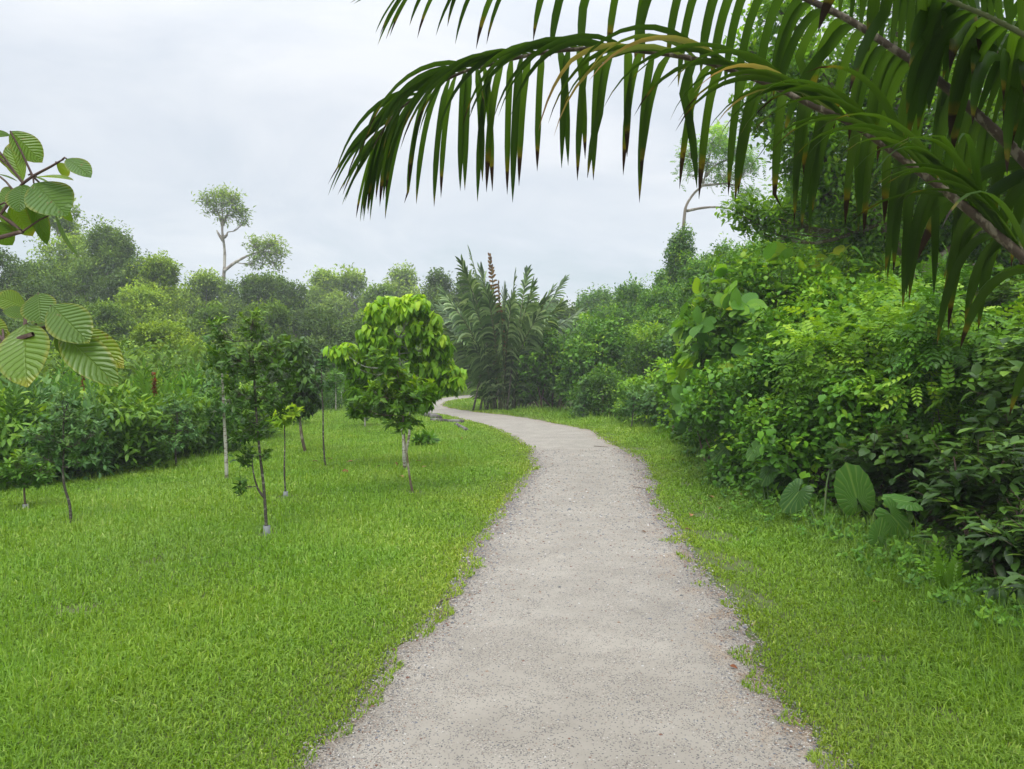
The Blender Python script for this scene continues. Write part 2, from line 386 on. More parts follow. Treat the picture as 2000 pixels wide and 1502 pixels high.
# ------------------------------------------------------------------ ground and path
def ground_mat():
    m, t, o, b = mat_base('lawn_soil'); g_ = N(t, 'ShaderNodeNewGeometry'); P = g_.outputs['Position']
    a = noise(t, P, 1.2, 5); c2 = noise(t, P, 40, 4, .7)
    c = ramp(t, a, [(.3, (.06, .12, .012)), (.6, (.09, .18, .018)), (.8, (.12, .20, .025))])
    c = mix(t, ramp(t, c2, [(.42, .2), (.62, .85)]), c, (.12, .085, .05)); t.links.new(c, b.inputs['Base Color']); b.inputs['Roughness'].default_value = .95
    bp = N(t, 'ShaderNodeBump'); bp.inputs['Distance'].default_value = .03; t.links.new(c2, bp.inputs['Height']); t.links.new(bp.outputs[0], b.inputs['Normal'])
    return m
def path_mat():
    m, t, o, b = mat_base('compacted_gravel'); g_ = N(t, 'ShaderNodeNewGeometry'); P = g_.outputs['Position']
    a = noise(t, P, 1.3, 7, .68); fine = noise(t, P, 160, 4, .7); med = noise(t, P, 5, 5, .65)
    c = ramp(t, a, [(.3, (.23, .203, .165)), (.55, (.305, .273, .225)), (.75, (.37, .335, .28))])
    v1 = N(t, 'ShaderNodeTexVoronoi'); v1.inputs['Scale'].default_value = 115; t.links.new(P, v1.inputs['Vector'])
    pc = ramp(t, v1.outputs['Color'], [(0, (.06, .06, .065)), (.3, (.14, .12, .10)), (.5, (.42, .38, .33)), (.65, (.22, .14, .10)), (.8, (.12, .12, .13)), (.93, (.55, .52, .48))], 'CONSTANT')
    show = ramp(t, v1.outputs['Distance'], [(.35, 1), (.48, 0)])
    v1s = N(t, 'ShaderNodeSeparateColor'); t.links.new(v1.outputs['Color'], v1s.inputs[0])
    # coarse gravel collects in bands and along the edges
    at_ = N(t, 'ShaderNodeAttribute', attribute_name='lf'); sp = N(t, 'ShaderNodeSeparateColor'); t.links.new(at_.outputs[0], sp.inputs[0])
    edge = sp.outputs[2]
    amt_ = ramp(t, med, [(.42, .1), (.62, 1)])
    amt = M(t, 'ADD', ramp(t, med, [(.42, .12), (.62, .75)]), M(t, 'MULTIPLY', edge, .55), clamp=True)
    keep = M(t, 'LESS_THAN', v1s.outputs[1], amt)
    k = M(t, 'MULTIPLY', M(t, 'MULTIPLY', show, keep), .95)
    c = mix(t, M(t, 'MULTIPLY', fine, .45), c, mix(t, .5, c, (.25, .23, .20)))
    soil = M(t, 'MULTIPLY', M(t, 'MULTIPLY', sp.outputs[1], ramp(t, noise(t, P, 1.9, 4, .6), [(.50, 0), (.58, 1)])), .75)
    c = mix(t, soil, c, (.27, .175, .095))
    rim = M(t, 'MULTIPLY', sp.outputs[0], ramp(t, noise(t, P, 6, 4, .65), [(.40, 0), (.56, .85)]))
    c = mix(t, rim, c, (.12, .08, .05))
    v2 = N(t, 'ShaderNodeTexVoronoi'); v2.inputs['Scale'].default_value = 62; t.links.new(P, v2.inputs['Vector']); v2s = N(t, 'ShaderNodeSeparateColor'); t.links.new(v2.outputs['Color'], v2s.inputs[0])
    k2 = M(t, 'MULTIPLY', ramp(t, v2.outputs['Distance'], [(.22, 1), (.30, 0)]), M(t, 'LESS_THAN', v2s.outputs[1], M(t, 'MULTIPLY_ADD', amt_, .42, .06)))
    c = mix(t, k, c, pc)
    c = mix(t, M(t, 'MULTIPLY', k2, .9), c, ramp(t, v2s.outputs[0], [(0, (.07, .07, .075)), (.4, (.16, .10, .075)), (.6, (.12, .115, .11)), (.85, (.42, .40, .36))], 'CONSTANT'))
    t.links.new(c, b.inputs['Base Color']); b.inputs['Roughness'].default_value = .9
    hh = M(t, 'ADD', M(t, 'MULTIPLY', M(t, 'SUBTRACT', .5, v1.outputs['Distance']), M(t, 'MULTIPLY', keep, .9)), M(t, 'MULTIPLY', fine, .5))
    bp = N(t, 'ShaderNodeBump'); bp.inputs['Distance'].default_value = .005; bp.inputs['Strength'].default_value = .8
    t.links.new(hh, bp.inputs['Height']); t.links.new(bp.outputs[0], b.inputs['Normal'])
    return m
gm = Geo()
u = np.linspace(-1, 1, 321)
wx = np.sign(u)*(30*np.abs(u)+170*np.abs(u)**4); wy = 20+wx
X, Y = np.meshgrid(wx, wy, indexing='ij'); V = np.stack([X, Y, hgt(X, Y)], -1).reshape(-1, 3)
i, j = np.meshgrid(np.arange(320), np.arange(320), indexing='ij'); b0 = i*321+j
gm.add(V, None, np.stack([b0, b0+321, b0+322, b0+1], -1).reshape(-1, 4))
tag(gm.build('ground', ground_mat(), smooth=True), kind='structure')
pg = Geo(); K = 25
s = np.linspace(0, 1, K)
PP = el_[:, None]*(1-s)[None, :, None]+er_[:, None]*s[None, :, None]
Z = hgt(PP[..., 0], PP[..., 1])+.012-.008*np.abs(2*s-1)[None]**6
V = np.concatenate([PP, Z[..., None]], -1).reshape(-1, 3)
Aq = np.zeros((NS, K, 3)); Aq[..., 2] = np.clip(np.abs(2*s-1)*2.6-1.6, 0, 1)[None]; Aq[..., 1] = np.clip(s*5-4, 0, 1)[None]; Aq[..., 0] = np.clip(np.abs(2*s-1)*6-5, 0, 1)[None]
i, j = np.meshgrid(np.arange(NS-1), np.arange(K-1), indexing='ij'); b0 = i*K+j
pg.add(V, None, np.stack([b0, b0+1, b0+K+1, b0+K], -1).reshape(-1, 4), Aq.reshape(-1, 3))
tag(pg.build('path', path_mat(), smooth=True), kind='structure')

# loose gravel on the path
def pebbles():
    g = Geo(); n = 60000
    # uniform-ish in picture area near, thinner far
    d = 2.2*(16/2.2)**R.random(n); 
    k = np.clip(np.searchsorted((el_[:, 1]+er_[:, 1])[:600]/2, d), 1, 598)
    q = R.random(n); e = R.random(n) < .5; q = np.where(e, np.where(R.random(n) < .5, R.beta(1, 7, n), 1-R.beta(1, 6, n)), q)
    q = q*1.06-.03
    p = el_[k]*(1-q)[:, None]+er_[k]*q[:, None]; p[:, 1] += R.normal(0, .05, n)
    r = .0022+.0062*R.random(n)**3+.006*(R.random(n) < .010); r *= np.clip(d/5, .8, 1.8)
    base = nrm(np.array([(1, 0, 0), (-1, 0, 0), (0, 1, 0), (0, -1, 0), (0, 0, 1), (.7, .7, .5), (-.7, .7, .5), (.7, -.7, .5), (-.7, -.7, .5)], float))
    F_ = np.array([(4, 0, 5), (4, 5, 2), (4, 2, 6), (4, 6, 1), (4, 1, 8), (4, 8, 3), (4, 3, 7), (4, 7, 0), (5, 0, 2), (6, 2, 1), (8, 1, 3), (7, 3, 0)])
    th = R.random(n)*6.28; c_, s_ = np.cos(th), np.sin(th)
    sc = R.uniform(.7, 1.3, (n, 1, 3)); sc[..., 2] *= .7
    v = base[None]*sc*r[:, None, None]*R.uniform(.85, 1.15, (n, 9, 1))
    v = np.stack([v[..., 0]*c_[:, None]-v[..., 1]*s_[:, None], v[..., 0]*s_[:, None]+v[..., 1]*c_[:, None], v[..., 2]], -1)
    z = hgt(p[:, 0], p[:, 1])+.010
    v = v+np.c_[p, z][:, None]
    a = np.zeros((n, 9, 3)); a[..., 0] = R.random(n)[:, None]
    g.add(v.reshape(-1, 3), (F_[None]+np.arange(n)[:, None, None]*9).reshape(-1, 3), None, a.reshape(-1, 3))
    m, t, o, b = mat_base('gravel_stone'); at_ = N(t, 'ShaderNodeAttribute', attribute_name='lf'); sp = N(t, 'ShaderNodeSeparateColor'); t.links.new(at_.outputs[0], sp.inputs[0])
    c = ramp(t, sp.outputs[0], [(0, (.12, .12, .125)), (.15, (.22, .20, .175)), (.4, (.32, .29, .25)), (.65, (.16, .08, .055)), (.72, (.25, .18, .13)), (.85, (.15, .155, .17)), (.975, (.50, .48, .45))], 'CONSTANT')
    t.links.new(c, b.inputs['Base Color']); b.inputs['Roughness'].default_value = .8
    tag(g.build('gravel', m), kind='stuff')
pebbles()

# ------------------------------------------------------------------ grass
HEDGE_R = [(3.25, -2), (3.25, 4.7), (3.25, 6.7), (3.05, 8.4), (3.25, 11.9), (4.4, 17), (4.8, 20), (4.2, 26), (2.0, 31), (-1, 34), (-1, 60)]
HEDGE_L = [(-7.6, 3), (-7.4, 9), (-7.1, 12), (-6.9, 17), (-8.4, 25), (-10.5, 33), (-14, 48), (-20, 70)]
def grass():
    g = Geo()
    def rho(d): return 14500*(3.0/np.maximum(d, 3.0))**1.55
    n = 900000
    # sample d with pdf ~ rho(d)*width(d)
    dd = np.exp(np.linspace(np.log(2.0), np.log(75), 400)); wd = dd*1.02*2+1.0
    pdf = rho(dd)*wd; cdf = np.concatenate([[0], np.cumsum((pdf[1:]+pdf[:-1])/2*np.diff(dd))]); tot = cdf[-1]
    n = int(tot)
    d = np.interp(R.random(n)*tot, cdf, dd); x = (R.random(n)-.5)*(d*2.04+1.0)
    P = np.c_[x, d]
    hr = np.interp(d, [p[1] for p in HEDGE_R], [p[0] for p in HEDGE_R]); hl = np.interp(d, [p[1] for p in HEDGE_L], [p[0] for p in HEDGE_L])
    ok = (x < hr+.5) & (x > hl-.5)
    P = P[ok]; d = d[ok]; x = x[ok]
    ins = inpoly(P, poly); de = distpoly(P, el_[::8]); dr = distpoly(P, er_[::8]); ds = np.minimum(de, dr)
    nz = np.sin(P[:, 0]*9+2*np.sin(P[:, 1]*5))*np.sin(P[:, 1]*8+1.3*np.sin(P[:, 0]*7))
    gy_ = np.arange(-2, 80, .11); nz2 = .8*np.where(dr < de, np.interp(P[:, 1], gy_, R.normal(size=len(gy_))), np.interp(P[:, 1], gy_, R.normal(size=len(gy_)))); nz = .5*nz
    keep = (~ins) | ((ds < .07+.07*nz+.07*nz2) & (R.random(len(P)) < .75))
    keep &= (ds > .04) | (R.random(len(P)) < .55)
    n3 = np.sin(P[:, 1]*3.1+np.sin(P[:, 0]*4))*np.sin(P[:, 0]*5.3+P[:, 1]*1.7)
    rs = (dr < de) & (dr < .55) & (n3 > .15+.8*dr); keep &= ~rs | (R.random(len(P)) < .22)
    bd = np.array([G(*b)[:2] for b in ((521, 1046), (50, 996), (139, 1023), (345, 916), (443, 936), (558, 972), (597, 886), (635, 911), (791, 916), (806, 963), (713, 835), (1140, 820), (1233, 839))])
    for q in bd: keep &= (np.linalg.norm(P-q, axis=1) > .10+.16*R.random(len(P))**2) | (R.random(len(P)) < .12)
    for q, rr_ in ((G(150, 1192)[:2], .16), (G(300, 1100)[:2], .10), (G(120, 1330)[:2], .07), (G(600, 1180)[:2], .06), (G(1860, 1400)[:2], .08), (G(1700, 1290)[:2], .07)): keep &= (np.linalg.norm((P-q)*[.6, 1], axis=1) > rr_*(.4+R.random(len(P)))) | (R.random(len(P)) < .25)
    P = P[keep]; d = d[keep]; ds = ds[keep]; nz = nz[keep]; n = len(P); x = P[:, 0]
    pathx = x > np.interp(P[:, 1], (el_[:550, 1]+er_[:550, 1])/2, (el_[:550, 0]+er_[:550, 0])/2)
    lum = np.sin(P[:, 0]*1.3+np.sin(P[:, 1]*.9)*1.5)*np.sin(P[:, 1]*.8+np.sin(P[:, 0]*1.1))
    h = R.uniform(.028, .070, n)*(1+.3*lum)*np.clip(.5+ds*1.0, .5, 1.15)
    tall = (R.random(n) < .10*sstep(.6, 1.6, ds)); h = np.where(tall, h*R.uniform(1.5, 2.4, n), h)
    h = np.where(pathx, h*(1+.9*sstep(.7, 1.6, ds)), h)*np.clip(1+(d-6)*.02, 1, 1.5)
    wd_ = R.uniform(.0015, .0042, n)*np.clip(d/3.3, .95, 12)**.75; wd_ = np.where(tall, wd_*.6, wd_)
    az = R.random(n)*6.283; lean = R.uniform(.25, 1.1, n); lean = np.where(tall, lean*.5, lean)
    hd = np.c_[np.cos(az), np.sin(az)]; a2 = az+1.57+R.normal(0, .5, n); wv = np.c_[np.cos(a2), np.sin(a2), np.zeros(n)]*wd_[:, None]
    z0 = hgt(P[:, 0], P[:, 1])+np.where(ds < .14, .004, -.004)
    b = np.c_[P, z0]; m = b+np.c_[hd*(h*lean*.35)[:, None], h*.62]; tp = b+np.c_[hd*(h*lean*1.0)[:, None], h*(1.0-.35*lean)]
    v = np.stack([b-wv*.8, b+wv*.8, m+wv, m-wv, tp], 1)
    k = np.arange(n)[:, None]*5
    a = np.zeros((n, 5, 3)); a[..., 1] = np.array([0, 0, .6, .6, 1]); 
    hr2 = np.interp(P[:, 1], [p[1] for p in HEDGE_R], [p[0] for p in HEDGE_R]); rr = np.clip(R.normal(.45, .2, n)-np.where(pathx, .38*sstep(-1.2, .1, x-hr2), 0)+.12*lum+.25*np.exp(-ds/.35)*0, 0, 1); a[..., 0] = rr[:, None]; a[..., 2] = np.exp(-ds/.30)[:, None]  # blades greener toward the right hedge, with the verge's shade put into their tone
    g.add(v.reshape(-1, 3), (k+np.array([[3, 2, 4]])), (k+np.array([[0, 1, 2, 3]])), a.reshape(-1, 3))
    m_, t, o, bs = mat_base('grass_blade'); at_ = N(t, 'ShaderNodeAttribute', attribute_name='lf'); sp = N(t, 'ShaderNodeSeparateColor'); t.links.new(at_.outputs[0], sp.inputs[0])
    ge = N(t, 'ShaderNodeNewGeometry')
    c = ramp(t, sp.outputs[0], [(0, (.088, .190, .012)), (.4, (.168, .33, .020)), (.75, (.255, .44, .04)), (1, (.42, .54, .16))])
    nz_ = noise(t, ge.outputs['Position'], .7, 4, .6)
    c = mix(t, ramp(t, nz_, [(.38, 0), (.66, .9)]), c, mix(t, 1.0, c, (1.25, 1.05, .9), 'MULTIPLY'))
    nzb = noise(t, ge.outputs['Position'], .35, 5, .65); c = mix(t, ramp(t, nzb, [(.5, 0), (.68, .35)]), c, (.26, .40, .11)); nzc = noise(t, ge.outputs['Position'], 3.2, 3, .6); c = mix(t, ramp(t, nzc, [(.6, 0), (.75, .4)]), c, mix(t, 1.0, c, (.7, .72, .8), 'MULTIPLY'))
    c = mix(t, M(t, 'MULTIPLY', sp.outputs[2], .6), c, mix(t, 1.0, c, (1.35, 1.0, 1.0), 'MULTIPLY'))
    t.links.new(c, bs.inputs['Base Color']); bs.inputs['Roughness'].default_value = .5; bs.inputs['Specular IOR Level'].default_value = .35
    tr = N(t, 'ShaderNodeBsdfTranslucent'); mx = N(t, 'ShaderNodeMixShader'); mx.inputs[0].default_value = .4
    t.links.new(mix(t, 1.0, c, (1.2, 1.15, .6), 'MULTIPLY'), tr.inputs[0]); t.links.new(bs.outputs[0], mx.inputs[1]); t.links.new(tr.outputs[0], mx.inputs[2]); t.links.new(mx.outputs[0], o.inputs[0])
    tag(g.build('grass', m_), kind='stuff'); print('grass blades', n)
grass()

# ------------------------------------------------------------------ trees
def grow(root, d, base, trunks, blobs, style, tpl, lmat, bark, size, per=8, spread=.12, r0=.02, r1=.006, limb=.5, lmat2=None, sides=7, depth=1.0, outward=.7, twigr=.003, cr_name='crown', extra=None, shade=True):
    """trunks: lists of pixel points (bottom first); blobs: (cx,cy,rx,ry,n[,lightness]) in pixels at depth d"""
    tg, cg = Geo(), Geo(); k = d/F
    loc = lambda px, py: at(px, py, d)-base
    TP = []
    for ti, tr in enumerate(trunks):
        P = np.array([loc(*p) for p in tr]); P[1:, 1] += R.normal(0, .02, len(P)-1)*d/10
        P = bez(P, max(6, 4*len(P))); 
        if ti == 0: P[0, 2] = -.03
        rr = np.linspace(r0, r1, len(P))*(1 if ti == 0 else .8); rr = rr*(1+R.normal(0, .05, len(P)))
        tube(tg, P, rr, sides); TP.append(P)
    TA = np.vstack(TP)
    for bl in blobs:
        cx, cy, rx, ry, n = bl[:5]; off = bl[5] if len(bl) > 5 else .0; dy = bl[6] if len(bl) > 6 else 0
        c = loc(cx, cy); c[1] += R.normal(0, .25)*rx*k if not dy else dy
        rr = np.array([rx*k, rx*k*depth, ry*k])
        # limb from the best trunk point below the blob
        dist = np.linalg.norm(TA-c, axis=1)+np.maximum(0, TA[:, 2]-c[2])*2+.3*np.abs(TA[:, 2]-(c[2]-.6*np.linalg.norm(TA[:, :2]-c[:2], axis=1)))
        s0 = TA[dist.argmin()]
        mid = s0*.5+c*.5; mid[2] += -.1*np.linalg.norm(c-s0); mid += R.normal(0, .04, 3)*np.linalg.norm(c-s0)
        LB = bez([s0, mid, c], 8); rl = max(r1*.9, twigr*1.6)
        if limb: tube(tg, LB, np.linspace(rl, twigr*1.2, 8), 5)
        q = rdir(n); rad = R.random((n, 1))**.42; C = c+q*rad*rr
        C[:, 2] = np.maximum(C[:, 2], .02)
        ax = nrm(q*outward*rad+np.array([0, 0, .55])+.25*rdir(n))
        # twigs
        if limb:
            for i in range(min(n, 60)):
                s1 = LB[R.integers(2, 8)]; e = C[i]; mm = (s1+e)/2-ax[i]*.12*np.linalg.norm(e-s1)
                tube(tg, np.array([s1, mm, e]), [twigr, twigr*.8, twigr*.5], 3, cap=False)
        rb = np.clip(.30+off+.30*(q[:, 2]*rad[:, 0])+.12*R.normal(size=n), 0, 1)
        if isinstance(tpl, list):
            sel = R.integers(0, len(tpl), n)
            for ii, tp in enumerate(tpl):
                z = sel == ii
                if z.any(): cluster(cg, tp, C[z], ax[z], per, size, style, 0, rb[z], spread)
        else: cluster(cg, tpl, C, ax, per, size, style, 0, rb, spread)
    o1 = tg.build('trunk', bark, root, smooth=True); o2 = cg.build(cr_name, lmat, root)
    return o1, o2
def sapling(label, bp, trunks, blobs, style='rosette', tpl=None, leaf='dark', bark='dark', size=.08, group='young trees planted on the lawn', collar=False, name='young_tree', cat='tree', **kw):
    b = G(*bp); root = empty(name, b, label, cat, group)
    grow(root, b[1], b, trunks, blobs, style, tpl or T_leaf(.17, .04, .15, 2), L[leaf], B[bark], size, **kw)
    if collar:
        g = Geo(); h = collar; r = kw.get('r0', .02)+.018
        a = np.linspace(0, 2*np.pi, 14, endpoint=False); rings = []
        for rr, z in ((r, 0), (r, h), (r-.004, h+.001), (r-.005, .0)): rings.append(np.c_[np.cos(a)*rr, np.sin(a)*rr, np.full(14, z)])
        V_ = np.vstack(rings); Q = [[i*14+j, i*14+(j+1) % 14, (i+1)*14+(j+1) % 14, (i+1)*14+j] for i in range(3) for j in range(14)]
        g.add(V_, None, Q); g.build('trunk_guard', B['collar'], root)
    return root
LEAFN = T_leaf(.17, .04, .15, 2); LEAFM = T_leaf(.24, .06, .2, 2); LEAFW = T_leaf(.33, .08, .2, 2); DIA = T_diamond(.28, .1, .12); DIAN = T_diamond(.17, .06, .12)
LEAFD = T_leaf(.2, .05, .45, 3)

sapling('slender dark-leaved young tree nearest on the lawn, pale guard, low side sprig', (521, 1046),
    [[(521, 1046), (516, 960), (508, 870), (500, 780), (494, 700), (490, 640)], [(516, 972), (503, 955), (497, 925), (490, 890)]],
    [(490, 630, 28, 38, 30, .3), (445, 690, 42, 52, 42, .15), (538, 695, 40, 54, 40, .15), (495, 700, 54, 62, 40, .05), (460, 770, 52, 52, 38, .05), (538, 770, 44, 50, 34, .05), (500, 825, 46, 38, 24, 0), (424, 645, 22, 38, 14, .2), (468, 850, 22, 22, 10), (475, 890, 24, 24, 12), (515, 890, 17, 20, 7), (470, 945, 15, 22, 8, .1), (560, 730, 22, 40, 10)],
    leaf='sapling', bark='dark', size=.078, per=8, spread=.07, r0=.017, r1=.006, collar=.10, twigr=.0022)
sapling('low young tree with light-tipped leaves and grey guard at the left end of the lawn', (50, 996),
    [[(50, 996), (49, 960), (48, 930), (46, 905)]],
    [(45, 905, 34, 28, 34, .2), (10, 920, 32, 30, 26, .05), (80, 918, 30, 26, 26, .12), (45, 935, 45, 20, 22)],
    leaf='mid', bark='brown', size=.085, per=10, spread=.07, r0=.014, r1=.007, collar=.07)
sapling('young tree with bent dark trunk and wide dark grey-green crown beside the ginger bed', (139, 1023),
    [[(139, 1023), (137, 985), (128, 950), (124, 915), (122, 870), (120, 830)]],
    [(85, 850, 40, 32, 30), (130, 815, 45, 35, 34), (175, 850, 40, 32, 30), (125, 875, 45, 30, 28), (90, 890, 30, 20, 12), (160, 895, 34, 18, 12), (135, 780, 26, 18, 12, .1)],
    leaf='gray', bark='dark', size=.07, per=11, spread=.06, r0=.016, r1=.008)
sapling('small bushy young tree at the edge of the ginger bed, short dark trunk', (345, 916),
    [[(345, 916), (344, 880), (345, 840)]],
    [(345, 800, 32, 32, 40), (320, 835, 30, 28, 30), (370, 835, 32, 26, 30), (345, 860, 40, 20, 20)],
    leaf='gray', bark='dark', size=.09, per=9, spread=.07, r0=.02, r1=.01)
sapling('young tree with whitish lichen-patched trunk behind the slender dark-leaved tree', (443, 936),
    [[(443, 936), (440, 870), (437, 800), (435, 740), (433, 690)]],
    [(420, 680, 32, 40, 26), (445, 720, 34, 40, 26), (415, 750, 32, 34, 22), (450, 780, 30, 30, 18), (420, 800, 24, 22, 10)],
    leaf='gray', bark='pale', size=.10, per=9, spread=.08, r0=.030, r1=.014)
sapling('very thin young tree with pale yellow top leaves and grey guard', (558, 972),
    [[(558, 972), (557, 920), (556, 870), (555, 825), (558, 800)]],
    [(558, 812, 22, 16, 14, .2), (575, 800, 16, 14, 9, .4), (540, 826, 14, 14, 6)],
    leaf='yellow', bark='dark', size=.11, per=8, spread=.05, r0=.012, r1=.006, collar=.08)
sapling('young tree with dense dark drooping crown and brown leaning trunk right of the slender tree', (597, 886),
    [[(597, 886), (591, 850), (586, 815), (584, 760), (580, 700)]],
    [(580, 690, 34, 40, 60, .1), (570, 745, 34, 40, 60), (605, 740, 32, 45, 60), (590, 785, 34, 24, 40)],
    style='droop', tpl=LEAFM, leaf='dark', bark='brown', size=.17, per=8, spread=.1, r0=.035, r1=.018)
sapling('thin straight young tree with sparse airy crown and no guard', (635, 911),
    [[(635, 911), (632, 860), (630, 800), (628, 740), (630, 690)]],
    [(630, 705, 20, 30, 24), (615, 745, 16, 26, 14), (645, 745, 16, 26, 14)],
    leaf='gray', bark='dark', size=.10, per=7, spread=.08, r0=.018, r1=.008)
sapling('large bright yellow-green tree with drooping broad leaves in the middle of the lawn', (791, 916),
    [[(791, 916), (790, 880), (788, 840), (786, 790), (782, 730), (778, 660)], [(790, 895), (799, 850), (801, 800), (806, 740)], [(788, 850), (780, 810), (768, 760), (752, 720)]],
    [(795, 596, 34, 24, 36, .4), (760, 615, 30, 24, 28, .3), (735, 650, 34, 26, 34, .2), (830, 630, 36, 32, 40, .3), (680, 690, 34, 22, 34, .2), (770, 665, 66, 40, 56, .05), (855, 668, 32, 36, 38, .2), (815, 592, 28, 24, 26, .3), (740, 605, 26, 24, 22, .3), (862, 715, 30, 26, 30, .25), (810, 725, 62, 38, 48, -.05), (715, 725, 46, 32, 38, 0), (660, 678, 16, 14, 10, .35), (890, 735, 22, 22, 18, .4), (745, 582, 10, 9, 4, .3), (812, 768, 40, 26, 34, -.1), (700, 760, 30, 20, 22, -.1), (850, 748, 30, 20, 22, .1)],
    style='droop', tpl=T_leaf(.24, .05, .4, 3), leaf='lime', bark='pale', size=.17, per=14, spread=.12, r0=.036, r1=.012, twigr=.004)
sapling('thin leaning young tree with whorled mid-green leaves in front of the bright yellow-green tree', (806, 963),
    [[(806, 963), (800, 930), (795, 890), (790, 850), (786, 800), (780, 750), (776, 720)]],
    [(770, 735, 36, 36, 34, .1), (735, 770, 34, 30, 26), (800, 775, 34, 30, 28), (770, 795, 56, 32, 44), (705, 795, 26, 26, 20), (825, 765, 34, 28, 26), (790, 822, 40, 18, 20), (750, 700, 30, 26, 20)],
    leaf='fresh', bark='brown', size=.115, per=11, spread=.07, r0=.018, r1=.008, tpl=LEAFN)
sapling('small low young tree with orange-tinged leaves left of the yellow-green tree', (713, 835),
    [[(713, 835), (712, 815), (710, 790)]],
    [(710, 775, 24, 20, 34), (690, 795, 16, 16, 16), (730, 792, 22, 20, 26), (712, 808, 22, 12, 12)],
    leaf='mid', bark='pale', size=.19, per=8, spread=.12, r0=.03, r1=.015)
for (bx, by, tx, ty, lab) in ((656, 803, 655, 735, 'spindly sapling with bare thin stem far up the lawn, first of three together'), (668, 797, 664, 728, 'pale stemmed sapling far up the lawn, middle one of three together'), (686, 806, 684, 740, 'short far sapling nearest the yellow-green tree, last of three together')):
    sapling(lab, (bx, by), [[(bx, by), ((bx+tx)/2+1, (by+ty)/2), (tx, ty)]], [(tx, ty, 15, 18, 22, .1), (tx+3, ty+18, 12, 12, 10)],
            leaf='mid', bark='pale', size=.22, per=7, spread=.16, r0=.03, r1=.015)
sapling('leafy sapling with dark thin stem, left one by the right thicket', (1140, 820), [[(1140, 820), (1141, 790), (1142, 755)]],
    [(1142, 765, 14, 26, 36), (1138, 790, 18, 18, 24), (1143, 745, 9, 12, 8)], leaf='gray', bark='dark', size=.17, per=8, spread=.12, r0=.022, r1=.012, group='saplings along the right thicket')
sapling('leafy sapling with dark bare foot, right one by the right thicket', (1233, 839), [[(1233, 839), (1236, 810), (1238, 775)]],
    [(1238, 780, 20, 26, 40), (1225, 800, 14, 14, 16), (1250, 795, 14, 18, 18)], leaf='gray', bark='dark', size=.15, per=8, spread=.1, r0=.022, r1=.012, group='saplings along the right thicket')
sapling('tall thin bare-stemmed sapling against the vine wall', (1329, 849), [[(1329, 849), (1328, 790), (1328, 720), (1326, 650)]],
    [(1326, 670, 12, 24, 12), (1330, 720, 10, 18, 8)], leaf='mid', bark='dark', size=.12, per=6, spread=.1, r0=.014, r1=.006, group='saplings along the right thicket')

# ------------------------------------------------------------------ thicket shrubs (leafy down to the ground)
TPN = T_pinnate(5, .085, .32, droop=.3); TPN2 = T_pinnate(4, .10, .33, droop=.35, ang=58); TFERN = T_pinnate(12, .07, .24, droop=.5, ang=68, base=.08, shrink=1.0)
def heart(n=14, lobes=0.0):
    # alocasia blade, stalk joins at origin, tip at +y; radial fan
    V_, A_, T_ = [(0, 0, 0)], [(0.1, 0)], []
    angs = np.linspace(-165, 165, n*2+1)
    for a in angs:
        r = .72*(1-.28*abs(a)/165)+.28*max(0, math.cos(math.radians(a)))**3
        if abs(a) > 120: r *= 1.12-.30*((abs(a)-120)/45)**2
        r *= 1+.035*math.cos(math.radians(a*14.5))
        x, y = r*math.sin(math.radians(a))*.86, r*math.cos(math.radians(a))
        V_.append((x*.55, y*.55, .05)); A_.append((.5, a/180))
        V_.append((x, y, .02-.10*abs(math.sin(math.radians(a*.5)))+.03*math.cos(math.radians(a*12)))); A_.append((.95, a/180))
    m = len(angs)
    for i in range(m-1):
        a0, a1, b0, b1 = 1+2*i, 3+2*i, 2+2*i, 4+2*i
        T_ += [(0, a1, a0), (a0, a1, b1), (a0, b1, b0)]
    return np.array(V_, float), np.array(T_), np.array(A_, float)
HEART = heart()
BROAD = T_leaf(.36, .05, .25, 5, stalk=.0, prof=lambda t: math.sin(math.pi*t**.9)**.6)
